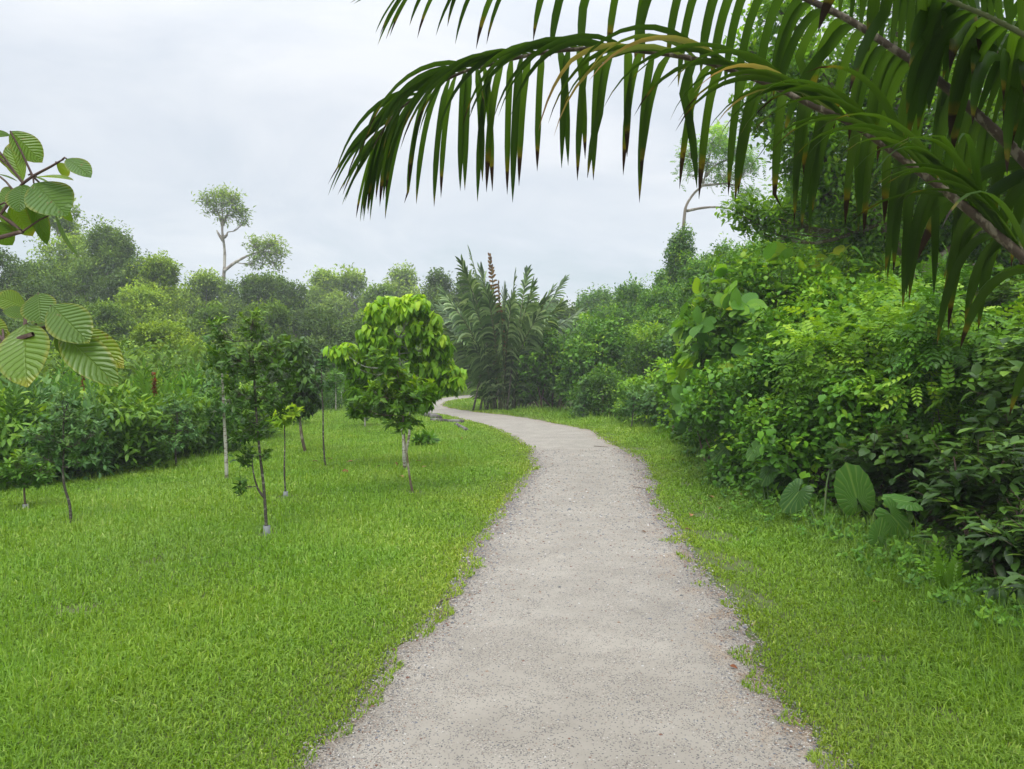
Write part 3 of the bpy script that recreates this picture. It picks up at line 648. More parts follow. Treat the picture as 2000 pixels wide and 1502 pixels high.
def shrub(label, px, d, top, wpx, kind, group='thicket shrubs along the right verge', name='shrub', cat='shrub', zb=0, dens=1.0, dfac=.8, lumps=14):
    """a thicket plant: several leaning stems, lumps of leaf sprays"""
    KD = dict(vine=([LEAFW, LEAFW, LEAFM, T_leaf(.42, .1, .25, 2)], 'vine', .095, 'random', 8, .17), pin=(TPN, 'vine', .27, 'random', 5, .16), pin2=(TPN2, 'fresh', .26, 'random', 5, .16),
              big=(BROAD, 'big', .31, 'rosette', 4, .14), ovate=(LEAFW, 'dark', .14, 'spray', 6, .14), narrow=(LEAFN, 'dark', .15, 'spray', 7, .13),
              small=(DIA, 'mid', .085, 'random', 12, .2), light=(LEAFW, 'lime', .09, 'random', 9, .17), blue=(LEAFW, 'gray', .10, 'random', 9, .17))[kind]
    tpl, lm, size, style, per, spread = KD
    x = (px-1000)/F*d; base = np.array([x, d, float(hgt(x, d))]); H = at(px, top, d)[2]-base[2]; W = wpx*d/F/2
    if d > 16: size *= 1.6; spread *= 1.3
    if kind == 'big': dens = .33
    root = empty(name, base, label, cat, group); tg, cg = Geo(), Geo()
    area = 2*np.pi*W*H*.75+3.14*W*W; la = size*size*(.45 if 'T' and kind not in ('pin', 'pin2', 'narrow') else .28)*per
    nc = int(min(4200, dens*4.2*area/la*.55)+20)
    ln = []; over = d < 13.6 and kind != 'narrow'
    for i in range(lumps):
        a = R.random()*6.283; z = R.random()**(.8 if not over else .5); rr = (1-.55*z*z)*R.uniform(.45, .8)
        if over: rr = (.55+.55*min(z, .75)/.75-.25*max(0, z-.75)/.25)*R.uniform(.55, .85)
        ln.append((math.cos(a)*rr*W, math.sin(a)*rr*W*dfac, z*H*.82+.05*H, W*R.uniform(.28, .5), H*R.uniform(.14, .26)))
    ln.append((0, 0, H*.6, W*.6, H*.4)); ln = np.array(ln)
    idx = R.integers(0, len(ln), nc); q = rdir(nc); rad = np.where(R.random(nc) < .75, R.uniform(.75, 1.08, nc), R.random(nc)**.4)[:, None]
    C = ln[idx, :3]+q*rad*np.c_[ln[idx, 3], ln[idx, 3], ln[idx, 4]]
    C[:, 2] = np.clip(C[:, 2], .05+.15*R.random(nc), H*1.03)
    outw = np.c_[C[:, 0]/W, C[:, 1]/W, (C[:, 2]-.4*H)/H]; ax = nrm(q*.6+nrm(outw)*.5+np.array([0, 0, .45])+.25*rdir(nc))
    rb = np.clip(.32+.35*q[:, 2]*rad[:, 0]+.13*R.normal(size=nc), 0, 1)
    if isinstance(tpl, list):
        sel = R.integers(0, len(tpl), nc)
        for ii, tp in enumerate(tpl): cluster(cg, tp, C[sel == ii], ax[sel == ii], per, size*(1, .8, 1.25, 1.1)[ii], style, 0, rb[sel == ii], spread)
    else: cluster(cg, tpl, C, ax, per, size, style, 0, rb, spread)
    # stems
    for i in range(9):
        a = R.random()*6.283; e = ln[R.integers(0, len(ln)), :3]; s0 = np.array([math.cos(a)*W*.3, math.sin(a)*W*.3, -.05])
        tube(tg, bez([s0, (s0+e)/2+R.normal(0, .06, 3), e], 8), np.linspace(.018, .006, 8)*max(1, d/12), 5)
    sel = R.choice(nc, min(nc, 140), replace=False)
    for i in sel:
        c = C[i]; s0 = c-ax[i]*R.uniform(.2, .5)*min(1, W); tube(tg, np.array([s0, (s0+c)/2+.03*rdir(1)[0], c]), [.004, .003, .002], 3, cap=False)
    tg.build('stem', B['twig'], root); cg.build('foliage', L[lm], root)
    return root
SH = [
 ('low dark narrow-leaved bush at the right frame edge, closest to the camera', 2130, 4.9, 1010, 420, 'narrow'),
 ('dark bush with long narrow leaves above the little fern', 1930, 6.0, 830, 330, 'narrow'),
 ('tall glossy oval-leaved bush leaning in at the right frame edge', 2080, 6.8, 560, 480, 'ovate'),
 ('shadowy oval-leaved bush behind the big heart-shaped taro leaf', 1760, 7.9, 830, 300, 'ovate'),
 ('bush of bright feathery compound leaves right of the thicket centre', 1880, 8.2, 590, 360, 'pin'),
 ('vine tangle trailing to the verge left of the taro', 1560, 9.6, 800, 220, 'vine'),
 ('bush of pale fresh compound leaves bulging at the thicket centre', 1690, 9.4, 590, 320, 'pin2'),
 ('vine-draped bush with small round leaves at the thicket front', 1480, 10.9, 690, 230, 'vine'),
 ('tall shrub with very large upright yellow-green leaves over the thicket corner', 1500, 12.4, 510, 260, 'big'),
 ('big-leaved shrub jutting from the left corner of the thicket', 1400, 13.0, 580, 170, 'big'),
 ('leafy vine mound filling the left corner of the thicket wall', 1425, 14.3, 640, 200, 'vine'),
 ('highest large-leaved shrub in the thicket below the palm leaflets', 1660, 12.4, 470, 330, 'big'),
 ('compound-leaved shrub behind the large-leaved ones', 1800, 11.5, 500, 330, 'pin'),
 ('dark oval-leaved shrub under the palm stalk at the right edge', 1990, 10.5, 520, 330, 'ovate'),
 ('light green small-leaved bush beside the bare-stemmed sapling', 1330, 19.5, 700, 150, 'light'),
 ('bluish-green bush with rounded lobed leaves behind the thicket corner', 1350, 22, 620, 170, 'blue'),
 ('feathery light bush beside the right-hand leafy sapling', 1265, 24, 740, 130, 'light'),
 ('dark small-leaved bush behind the two leafy saplings', 1190, 28, 720, 150, 'small'),
 ('rounded vine-covered mound right of the wild palm clump', 1165, 31, 615, 150, 'vine'),
 ('broad vine-covered bush touching the wild palm clump', 1075, 33, 650, 150, 'vine'),
 ('low weedy bush at the foot of the wild palm clump', 1030, 35, 715, 90, 'small'),
 ('tall bright bush between the vine mound and the thicket corner', 1255, 32, 640, 140, 'light'),
 ('leafy shrub high behind the vine mound near the tree with hanging vines', 1320, 34, 590, 170, 'vine'),
 ('dense dark shrub rising behind the large yellow-green leaves', 1420, 24, 560, 220, 'small'),
]
SH += [('weedy long-leaved bush low at the right frame edge behind the fern', 1985, 5.3, 960, 200, 'narrow'),
 ('vine growth woven between the very large yellow-green leaves', 1475, 12.9, 505, 250, 'vine'), ('vine growth under the highest large-leaved shrub', 1650, 12.9, 500, 300, 'light'),
 ('vine mass towering behind the thicket corner', 1560, 15.5, 430, 300, 'vine'), ('high bright leafy bush at the back of the thicket', 1740, 14.5, 420, 320, 'light'), ('back bush of the thicket under the crossing palm stalks', 1920, 13.5, 430, 340, 'vine'),
 ('small-leaved vine curtain beside the low weeds at the thicket centre', 1660, 8.9, 740, 240, 'vine'), ('tangled vine bush between the compound-leaved bush and the corner', 1590, 10.6, 560, 230, 'vine'),
 ('dark tangle low behind the taro leaves', 1830, 7.6, 800, 300, 'ovate'), ('leafy bush filling the wall just left of the thicket corner', 1385, 16.5, 600, 170, 'light')]
for s_ in SH: shrub(*s_)

# ------------------------------------------------------------------ ginger bed on the left
TG = T_pinnate(13, .026, .20, droop=.45, ang=52, base=.2, shrink=.5, lift=.12)
def ginger(label, px, d, top, wpx, leaf='ginger', flowers=0, n=26):
    x = (px-1000)/F*d; base = np.array([x, d, float(hgt(x, d))]); H = at(px, top, d)[2]-base[2]; W = wpx*d/F/2
    root = empty('ginger_clump', base, label, 'ginger plant', 'ginger clumps edging the lawn'); g = Geo()
    a = R.random(n)*6.283; r = R.random(n)**.5; O = np.c_[np.cos(a)*r*W*.7, np.sin(a)*r*W*.7, R.uniform(0, .25, n)*H]
    D = np.c_[np.cos(a)*r*.55, np.sin(a)*r*.55, np.ones(n)]+.15*R.normal(size=(n, 3)); U = np.c_[-np.cos(a), -np.sin(a), np.zeros(n)]+.5*rdir(n)
    leaves(g, TG, O, D, -U, H*R.uniform(.55, .88, n), np.clip(.35+R.normal(0, .16, n), 0, 1))
    nc = int(n*24); a = R.random(nc)*6.283; r = R.random(nc)**.5; C = np.c_[np.cos(a)*r*W, np.sin(a)*r*W, R.uniform(.1, .95, nc)*H*(1-.3*r)]
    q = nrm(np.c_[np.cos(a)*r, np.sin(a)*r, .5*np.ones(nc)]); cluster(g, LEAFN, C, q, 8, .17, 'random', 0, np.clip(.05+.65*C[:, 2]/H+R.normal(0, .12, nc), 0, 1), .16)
    g.build('foliage', L[leaf], root)
    for f in range(min(1, flowers) if px > 180 else 0):
        p = np.array([R.uniform(-.5, .5)*W, R.uniform(-.9, -.1)*W, H*R.uniform(.8, .98)]); fg = Geo()
        tube(fg, [p-[0, 0, .35*H], p], .008, 5)
        C = p+np.c_[R.normal(0, .008, 40), R.normal(0, .008, 40), np.linspace(0, .26, 40)]
        cluster(fg, DIA, C, np.tile([0, 0, 1.0], (40, 1)), 3, .06, 'rosette', 0, None, .01)
        fg.build('flower_spike', L['flower'], root)
    return root
GI = [('ginger clump at the far left frame edge behind the low light-tipped tree', -10, 11.0, 750, 230, 'ginger', 0), ('ginger clump with bluish leaves behind the bent-trunk tree', 95, 11.6, 742, 220, 'gray', 1), ('ginger clump with fresh green arching leaves, tallest in the bed', 205, 12.6, 735, 220, 'ginger', 1),
      ('ginger clump with a rusty flower spike over the middle of the bed', 290, 14.2, 738, 200, 'ginger', 1), ('ginger clump with a red flower spike beside the lichen-patched trunk', 375, 15.6, 728, 190, 'mid', 2), ('ginger clump behind the slender dark-leaved tree', 450, 19.0, 735, 170, 'ginger', 0),
      ('ginger clump seen between the slender and the dense dark trees', 520, 24, 742, 150, 'mid', 0), ('rear ginger clump left of the bed, above the front row', 130, 15.5, 725, 330, 'mid', 0), ('rear ginger clump over the middle front row', 320, 19, 722, 300, 'ginger', 0), ('farthest ginger clump at the narrow end of the bed', 590, 33, 738, 150, 'mid', 0)]
for a_ in GI: ginger(*a_)

# ------------------------------------------------------------------ forest trees
def ftree(label, px, top, wpx, d, leaf, seed=None, group='forest trees behind the lawn', dens=1.0, lsize=None, ntr=1, cfrac=.62, airy=False, name='forest_tree', basefrac=0, round_=False):
    x = (px-1000)/F*d; base = np.array([x, d, float(hgt(x, d))]); H = at(px, top, d)[2]-base[2]; W = wpx*d/F/2
    root = empty(name, base, label, 'tree', group); tg, cg = Geo(), Geo()
    lsize = lsize or .0046*d
    hb = H*(1-cfrac)
    tp = bez([(0, 0, -.2), (R.normal(0, .02)*H, 0, H*.3), (R.normal(0, .04)*H, R.normal(0, .02)*H, H*.62), (R.normal(0, .03)*H, 0, H*.9)], 12)
    tube(tg, tp, np.linspace(H*.016, H*.004, 12)+.02, 7)
    nb = 9 if airy else 24; W = W*1.35
    lum = []
    for i in range(nb):
        a = R.random()*6.283; z = R.random(); rr = math.sqrt(max(0, 1-(z*1.0)**2))*R.uniform(.45, .85) if z > .05 else .8
        q_ = R.uniform(.16, .42)*(1.15-.5*z); lum.append((math.cos(a)*rr*W, math.sin(a)*rr*W, hb+(H-hb)*(.10+.80*z*R.uniform(.8, 1.05)), W*q_, max((H-hb)*q_*R.uniform(.3, .5), W*q_*.5, (H-hb)*(.11 if cfrac > .9 else 0))))
    lum.append((R.normal(0, .15)*W, 0, H*.95-(H-hb)*.06, W*.28, (H-hb)*.07))
    lum = np.array(lum)
    for lu in lum:
        s0 = tp[R.integers(3, 10)]; c = lu[:3]; tube(tg, bez([s0, (s0+c)/2+[0, 0, -.05*H*R.random()], c], 6), np.linspace(H*.005, H*.0018, 6)+.01, 5)
    per = 10; nc = int(dens*(2300 if not airy else 480)*min(1.5, max(.45, (wpx/120)*(top and 1))))
    idx = R.integers(0, len(lum), nc); q = rdir(nc); rad = np.where(R.random(nc) < .8, R.uniform(.7, 1.12, nc), R.random(nc)**.4)[:, None]
    C = lum[idx, :3]+q*rad*np.c_[lum[idx, 3], lum[idx, 3], lum[idx, 4]]
    st_ = R.random(nc) < .22; C = C+np.where(st_[:, None], R.normal(size=(nc, 3))*np.array([.13*W, .13*W, .035*(H-hb)+.05*W]), 0)
    C[:, 2] = np.clip(C[:, 2], .1, H*1.02)
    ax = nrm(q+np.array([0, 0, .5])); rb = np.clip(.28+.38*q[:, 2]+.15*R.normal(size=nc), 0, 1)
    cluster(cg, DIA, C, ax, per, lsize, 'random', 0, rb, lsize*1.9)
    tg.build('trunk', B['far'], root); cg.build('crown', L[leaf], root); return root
FT = [
 ('dark wooded tree at the far left frame edge', -20, 470, 220, 44, 'forest3'), ('broad grey-green tree behind the upper broad-leaf branch', 75, 505, 190, 50, 'forest'),
 ('tallest dense tree of the left forest, beside the broad-leaf branch', 128, 374, 120, 60, 'forest2'), ('wide-topped tree with feathery edge right of the tallest dense tree', 208, 432, 130, 55, 'forest'),
 ('dark rounded tree below the feathery-edged one', 262, 500, 120, 52, 'forest3'), ('light green tree with pointed top between dark neighbours', 318, 495, 90, 48, 'forest2'),
 ('low sunny-green treetop left of the tall bare trunk', 385, 527, 110, 62, 'forest2'), ('hazy treetop just behind the tall bare trunk', 440, 545, 100, 72, 'forest'),
 ('spreading tree right of the tall bare trunk', 510, 533, 120, 64, 'forest'), ('rounded forest tree under the detached side crown', 570, 550, 90, 60, 'forest3'),
 ('hazy pale tree in the centre-left gap', 632, 532, 100, 85, 'forest2'), ('broad hazy tree behind the bright yellow-green tree', 690, 530, 110, 84, 'forest2'),
 ('dome-topped hazy tree standing above its neighbours, airy underneath', 786, 514, 100, 92, 'forest2'), ('low tree left of the dome-topped tree', 742, 556, 80, 75, 'forest'),
 ('dark clumpy tree right of the dome-topped tree', 862, 524, 80, 66, 'forest3'), ('dark tree touching the left fronds of the wild palm clump', 915, 540, 90, 62, 'forest3'),
 ('low tree hidden behind the wild palm clump', 1000, 590, 130, 66, 'forest'), ('low dark tree at the right fronds of the wild palm clump', 1090, 585, 110, 64, 'forest3'),
 ('dark rounded tree on the right skyline beneath the dead twigs', 1165, 566, 110, 70, 'forest3'), ('vine-hung tree left of the vine tower', 1235, 548, 100, 50, 'forest'),
 ('sloping vine-hung tree at the foot of the vine tower', 1290, 520, 90, 42, 'forest'), ('narrow tower of vines round an old trunk', 1330, 442, 60, 40, 'forest'),
 ('rounded treetop just right of the vine tower', 1395, 480, 100, 38, 'vine'), ('bright leafy treetop above the thicket, behind leaflet tips', 1480, 455, 110, 30, 'vine'),
 ('vine-draped slope of trees left of the airy tree trunk', 1290, 560, 170, 38, 'forest'), ('vine-draped tree below the airy tree limbs', 1400, 498, 170, 33, 'forest3'), ('vine-draped tree right behind the large yellow-green leaves', 1465, 470, 150, 28, 'vine'), ('low vine-draped tree right of the wild palm clump skyline', 1200, 600, 150, 46, 'forest3'),
 ('tall vine-covered tree between the airy tree and the canopy tree', 1585, 330, 190, 19.5, 'vine'),
 ('leafy treetop behind the thicket at mid right', 1580, 420, 140, 26, 'vine'),
 ('tall leafy tree filling the gap behind the canopy tree', 1720, 90, 420, 21, 'canopy'), ('tall leafy tree behind the thicket at the right frame edge', 2000, 60, 460, 22, 'canopy'), ('dense tree behind the thicket under the palm stalks', 1860, 330, 380, 18, 'vine'),
 # middle row
 ('dark understorey tree under the lower broad-leaf branch', 40, 600, 200, 34, 'forest3'), ('greyish understorey tree right of the lower broad-leaf branch', 190, 590, 160, 38, 'forest'),
 ('wide light understorey tree with a flat crown behind the ginger bed', 325, 628, 170, 27, 'forest2'), ('mid forest tree behind the lichen-patched trunk', 410, 600, 120, 42, 'forest'),
 ('mid forest tree behind the slender dark-leaved tree', 520, 590, 140, 44, 'forest'), ('mid forest tree in the gap left of the yellow-green tree', 640, 600, 120, 46, 'forest3'),
 ('mid forest tree behind the crown of the yellow-green tree', 740, 600, 140, 48, 'forest'), ('mid forest tree between the yellow-green tree and the palm clump', 850, 585, 120, 50, 'forest3'),
 ('yellowish mid forest tree behind the feathery-edged tree', 262, 560, 130, 42, 'forest2'), ('low shady tree at the end of the ginger bed', 600, 660, 110, 38, 'forest3'),
 ('low bush-like tree beyond the bend of the path', 880, 690, 110, 62, 'forest'), ('low tree beyond the three far saplings', 690, 680, 110, 60, 'forest2'),
]
for f in FT:
    rg = f[1] > 1140; lf = f[5] if not rg else {'forest': 'vine', 'forest3': 'mid', 'forest2': 'lime'}.get(f[5], f[5])
    ftree(*f[:5], lf, cfrac=.95 if rg else .82, dens=1.5 if rg else 1.1, group='vine-hung trees above the right thicket' if rg else 'forest trees behind the lawn')

# undergrowth that closes the forest floor, one mass
def undergrowth():
    g = Geo(); n = 9000
    px = R.uniform(-150, 1320, n); d = R.uniform(36, 60, n); x = (px-1000)/F*d
    left = px < 560; d = np.where(left, R.uniform(19, 45, n), d); x = (px-1000)/F*d
    far = (px > 560) & (px < 960); d = np.where(far, R.uniform(64, 80, n), d); x = (px-1000)/F*d
    hl = np.interp(d, [p[1] for p in HEDGE_L], [p[0] for p in HEDGE_L]); ok = (x < hl-1.5) | (x > 1) | (d > 62)
    x, d = x[ok], d[ok]; n = len(x); z = hgt(x, d)+R.random(n)**.8*np.clip(1.2+.05*d, 1, 4.2)
    C = np.c_[x, d, z]; ax = nrm(rdir(n)+[0, -.4, .7]); cluster(g, DIA, C, ax, 10, .24, 'random', 0, np.clip(R.normal(.35, .2, n), 0, 1), .42)
    tag(g.build('undergrowth', L['forest']), kind='stuff')
undergrowth()

# ------------------------------------------------------------------ tall bare-trunked tree (left) and airy tree (right)
d0 = 78.0; x0 = (432-1000)/F*d0; b0_ = np.array([x0, d0, float(hgt(x0, d0))])
rt = empty('tall_tree', b0_, 'very tall bare-trunked tree with umbrella crown and second crown on a side limb', 'tree', None)
grow(rt, d0, b0_, [[(432, 735), (431, 650), (433, 600), (437, 540), (436, 490), (436, 455), (434, 425), (433, 395)], [(437, 530), (455, 515), (474, 505), (490, 497), (515, 490)], [(436, 470), (428, 458), (422, 449)], [(436, 465), (444, 460), (446, 454)], [(435, 440), (442, 420), (452, 408)], [(435, 440), (428, 420), (415, 402)]],
     [(432, 378, 22, 11, 60, .2), (405, 392, 20, 11, 46, .1), (458, 390, 18, 12, 46, .15), (470, 412, 14, 12, 40), (478, 430, 8, 9, 20), (435, 398, 26, 14, 50), (412, 412, 12, 9, 18), (455, 420, 14, 10, 20), (440, 430, 16, 6, 10),
      (500, 478, 20, 12, 50, .1), (530, 474, 20, 11, 50, .2), (548, 492, 16, 14, 46, .1), (515, 495, 26, 16, 60), (500, 512, 18, 10, 26), (535, 515, 18, 11, 32)],
     'random', DIAN, L['forest2'], B['far'], .46, per=5, spread=.75, r0=.24, r1=.07, twigr=.022)
d1 = 42.0; x1 = (1325-1000)/F*d1; b1_ = np.array([x1, d1, float(hgt(x1, d1))])
rt = empty('airy_tree', b1_, 'airy feathery tree with forked pale limbs seen through the hanging palm leaflets', 'tree', None)
grow(rt, d1, b1_, [[(1325, 735), (1330, 600), (1333, 480), (1337, 420), (1342, 398), (1358, 375), (1372, 362), (1378, 345), (1382, 320), (1388, 295)], [(1342, 412), (1370, 405), (1400, 403), (1430, 408), (1450, 418)], [(1372, 362), (1395, 360), (1420, 358), (1445, 365)], [(1378, 345), (1395, 325), (1420, 312), (1450, 300)], [(1374, 358), (1365, 335), (1355, 315), (1345, 300)]],
     [(1390, 280, 34, 20, 70, .2), (1430, 300, 34, 18, 60, .1), (1350, 300, 24, 20, 36, .1), (1460, 320, 30, 20, 54), (1420, 340, 36, 16, 44), (1470, 375, 28, 16, 30), (1440, 395, 34, 14, 24), (1380, 315, 34, 18, 40), (1490, 405, 22, 14, 18), (1345, 340, 18, 18, 14), (1410, 255, 22, 14, 24, .3)],
     'random', TPN2, L['lime'], B['far'], .42, per=3, spread=.4, r0=.11, r1=.035, twigr=.009)
# big tree whose canopy fills the top right behind the palm
d2 = 13.0; x2 = 6.9; b2_ = np.array([x2, d2, float(hgt(x2, d2))])
rt = empty('canopy_tree', b2_, 'large broad-leaved tree filling the top right corner behind the palm fronds', 'tree', None)
PXB = 1000+F*x2/d2
grow(rt, d2, b2_, [[(PXB, 880), (PXB-10, 700), (PXB+10, 500), (PXB, 300), (PXB-20, 100), (PXB, -100)], [(PXB, 500), (1650, 350), (1560, 250), (1500, 160)], [(PXB, 350), (1900, 200), (2050, 100)], [(PXB, 560), (1880, 470), (1990, 420)], [(PXB, 400), (1640, 200), (1560, 60)]],
     [(1500, 200, 60, 60, 60, .1), (1560, 120, 80, 60, 80, .15), (1560, 290, 70, 60, 80), (1640, 200, 90, 80, 100), (1600, 380, 80, 60, 90), (1700, 320, 100, 80, 130), (1720, 130, 100, 80, 100), (1800, 240, 110, 90, 130), (1850, 380, 110, 80, 140), (1700, 440, 100, 60, 120), (1950, 300, 100, 100, 130), (1950, 460, 100, 70, 120), (1880, 100, 110, 80, 90), (2050, 200, 110, 120, 120), (2080, 420, 100, 100, 100), (1470, 90, 40, 40, 22, .2), (1520, 20, 60, 50, 40, .2), (1750, 0, 150, 60, 90), (1450, 420, 30, 24, 18), (1520, 430, 50, 30, 40)],
     'random', LEAFM, L['canopy'], B['brown'], .135, per=20, spread=.26, r0=.13, r1=.05, twigr=.008)

# ------------------------------------------------------------------ palm fronds
def frond_geo(RP, nl, Lf, Wf, sides=(1, -1), fwd=.7, lift=.35, grav=1.5, seg=7, tstart=.1, upv=(0, 0, 1), jit=.12, leafsel=None, bvec=None, gs=None, tend=.995, rndf=None, near=None):
    """returns leaflet geo(s); RP rachis points base->tip"""
    g = Geo(); n = len(RP); T = nrm(np.gradient(RP, axis=0)); up = np.array(upv, float)
    ts = np.linspace(tstart, tend, nl)
    for sd_ in sides:
        for t in ts:
            t2 = min(.999, max(.01, t+R.normal(0, .002))); f = t2*(n-1); i = min(int(f), n-2); o = RP[i]*(1-(f-i))+RP[i+1]*(f-i); tg_ = nrm(T[i]*(1-(f-i))+T[i+1]*(f-i))
            b = nrm(np.cross(tg_, up)) if bvec is None else nrm(np.array(bvec)-tg_*np.dot(tg_, bvec)); nn = nrm(np.cross(b, tg_)); nn = nn if nn[2] > 0 or abs(tg_[2]) > .9 else -nn
            fw = fwd+2.4*max(0, t2-.76)/.24; Lk = Lf(t2)*R.uniform(.82, 1.1); kink = R.integers(4, seg) if (near and R.random() < .10) else 99; Wk = Wf(t2)*R.uniform(.85, 1.1)
            li, gr_ = lift, grav
            bf, mt, tp_ = 1.0, 0, .72
            if sd_ < 0 and near: Wk *= .72; fw = near[0]*R.uniform(.8, 1.2); li = near[1]; bf = near[2]; gr_ = near[3]; Lk *= near[4]; tp_ = .34; mt = 1 if R.random() < near[5]*math.exp(-((t2-near[6])/.10)**2) else 0
            if sd_ < 0 and near: fw += 1.0*max(0, t2-.85)/.15; li *= 1-.6*max(0, t2-.85)/.15
            dr = nrm(b*sd_*bf+tg_*fw+nn*li+jit*R.normal(size=3)); wv = nrm(tg_-dr*np.dot(tg_, dr)); p = o.copy(); pts, dirs, ws = [p.copy()], [dr], [wv]
            st = Lk/seg; gr_ = gr_*(1-.75*max(0, t2-.78)/.22)*R.uniform(.85, 1.15)
            for k in range(seg):
                if k == kink: dr = nrm(dr+R.normal(0, .5, 3)+np.array([0, 0, -.5]))
                dr = nrm(dr+np.array([0, 0, -1.0])*gr_*st*(1+.6*k/seg)/max(.2, Lk)*.9); wv = nrm(wv-dr*np.dot(wv, dr)); p = p+dr*st
                pts.append(p.copy()); dirs.append(dr); ws.append(wv)
            V_, A_ = [], []; rn = R.random() if rndf is None else rndf(t2, sd_)
            for k in range(seg+1):
                q = k/seg; ww = Wk*(min(1, .35+q*3.2) if q < .25 else 1-.12*(q-.25))*(1 if q < tp_ else (1-(q-tp_)/(1-tp_))**.75+.03)
                nz_ = np.cross(dirs[k], ws[k]); 
                V_ += [pts[k]-ws[k]*ww/2+nz_*ww*.16, pts[k], pts[k]+ws[k]*ww/2+nz_*ww*.16]; A_ += [(rn, q, 0), (rn, q, .5), (rn, q, 1)]
            Q = []
            for k in range(seg):
                b_ = 3*k; Q += [(b_, b_+1, b_+4, b_+3), (b_+1, b_+2, b_+5, b_+4)]
            g.add(V_, None, Q, A_, mt)
    return g
palm_base = np.array([2.75, 1.9, 0.0])
palm = empty('feather_palm', palm_base, 'feather palm rooted outside the frame whose dark fronds arch across the top of the view', 'palm', None)
def hero_frond(label, ctrl, nl, Lf, Wf, r0, r1, green='palm', rootz=.25, stalk='palm', **kw):
    P = [at(*c)-palm_base for c in ctrl]             # ordered tip -> base in the table, reversed here
    P = P[::-1]; e = P[0]; P = [np.array([R.uniform(-.1, .1), R.uniform(-.1, .1), rootz]), e*.5+np.array([.12, 0, .1])] + P
    RP = bez(P, 90)
    tst = np.linalg.norm(RP-e, axis=1).argmin()/90
    kw.setdefault('tstart', max(.02, tst-.12))
    g = frond_geo(RP, nl, Lf, Wf, **kw)
    o = g.build('frond', [L[green], L['palmpale']], palm); 
    if label: o['label'] = label
    sg = Geo(); tube(sg, RP, np.linspace(r0, r1, 90), 8); sg.build('stalk', B[stalk], o, smooth=True)
    return o
A_C = [(728, 290, 3.75), (749, 252, 3.7), (773, 221, 3.65), (807, 194, 3.6), (858, 163, 3.52), (909, 139, 3.45), (960, 126, 3.38), (1028, 109, 3.3), (1113, 97, 3.2), (1198, 96, 3.1), (1300, 105, 3.0), (1400, 127, 2.9), (1512, 169, 2.8), (1587, 206, 2.72), (1655, 236, 2.66), (1719, 277, 2.6), (1775, 319, 2.55), (1831, 360, 2.5), (1887, 405, 2.46), (1944, 454, 2.42), (2000, 502, 2.38), (2070, 570, 2.33)]
def sideA(sd_, t, li, gr_, Lk):
    # near side leaflets rise and arch over the stalk, far side ones hang
    return (li, gr_, Lk) if sd_ < 0 else (li, gr_, Lk)
hero_frond('long arching frond with its whole tip in view', A_C, 84, lambda t: .74*(1-.42*max(0, t-.80)/.2)*(1 if t > .45 else .9), lambda t: .034*(1-.35*max(0, t-.8)/.2), .019, .004,
           fwd=.62, lift=.28, grav=2.2, seg=10, jit=.11, near=(1.7, .80, .55, 2.1, .9, .6, .50))
B_C = [(800, -35, 3.95), (865, -78, 3.9), (960, -105, 3.82), (1080, -120, 3.75), (1220, -116, 3.65), (1370, -85, 3.52), (1480, -45, 3.42), (1580, 0, 3.32), (1662, 41, 3.25), (1737, 90, 3.18), (1794, 127, 3.12), (1850, 172, 3.06), (1906, 221, 3.0), (1962, 274, 2.94), (2030, 345, 2.87), (2100, 420, 2.8)]
hero_frond('frond with thick mottled stalk running out of the top of the frame', B_C, 62, lambda t: .74*(1-.45*max(0, t-.8)/.2), lambda t: .048*(1-.45*max(0, t-.8)/.2), .024, .006,
           fwd=.8, lift=.3, grav=2.2, seg=10, jit=.06, near=(1.1, 1.5, .5, 1.2, 1.0, .0, .5))
C_C = [(1500, -260, 2.9), (1620, -170, 2.8), (1740, -80, 2.7), (1850, -4, 2.6), (1925, 30, 2.55), (2000, 68, 2.5), (2100, 130, 2.4), (2180, 220, 2.35)]
hero_frond('pale-stalked frond in the top right corner', C_C, 34, lambda t: .60*(1-.4*max(0, t-.8)/.2), lambda t: .05, .012, .006, stalk='palmgreen', fwd=.7, lift=.4, grav=2.3, seg=8, jit=.08, near=(1.1, 1.2, .6, 1.2, 1.0, .0, .5))
D_C = [(1700, -330, 3.3), (1800, -180, 3.2), (1895, -10, 3.1), (1930, 60, 3.05), (1960, 115, 3.0), (2000, 190, 2.95), (2060, 300, 2.9), (2110, 420, 2.85)]
hero_frond('frond with reddish-brown stalk near the right edge', D_C, 36, lambda t: .66*(1-.4*max(0, t-.8)/.2), lambda t: .055, .014, .006, stalk='twig', fwd=.7, lift=.3, grav=2.2, seg=8, jit=.1)

# wild palm clump beyond the bend
pb = G(985, 800); clump = empty('palm_clump', pb, 'tall clump of wild palms with many upright feathery fronds beside the bend of the path', 'palm', None)
kc = pb[1]/F
def clump_frond(tx, ty, bx, dy, bow, leaf='clump', llen=1.2, nl=46, name='frond', label=None):
    a = at(bx, 796, pb[1])-pb; a[2] = -.05; b = at(tx, ty, pb[1])-pb; b[1] += dy; a[1] += dy*.2
    m1 = a*.55+b*.45; m1[2] += bow*.12*np.linalg.norm(b-a); m1[0] += -(b[0]-a[0])*.12
    RP = bez([a, m1, b], 50)
    g = frond_geo(RP, nl, lambda t: llen*(1-.62*max(0, t-.5)/.5)*min(1, .45+t*1.4), lambda t: .10, fwd=1.15, lift=.1, grav=1.5, seg=5, tstart=.10, jit=.12, bvec=(math.cos(R.random()*3), math.sin(R.random()*3), 0), rndf=lambda t, s: float(np.clip(R.normal(.45, .32), 0, 1)))
    tube(g, RP, np.linspace(.045, .012, 50), 6, 1)
    o = g.build(name, [L[leaf], B['palmgreen']], clump)
    if label: o['label'] = label
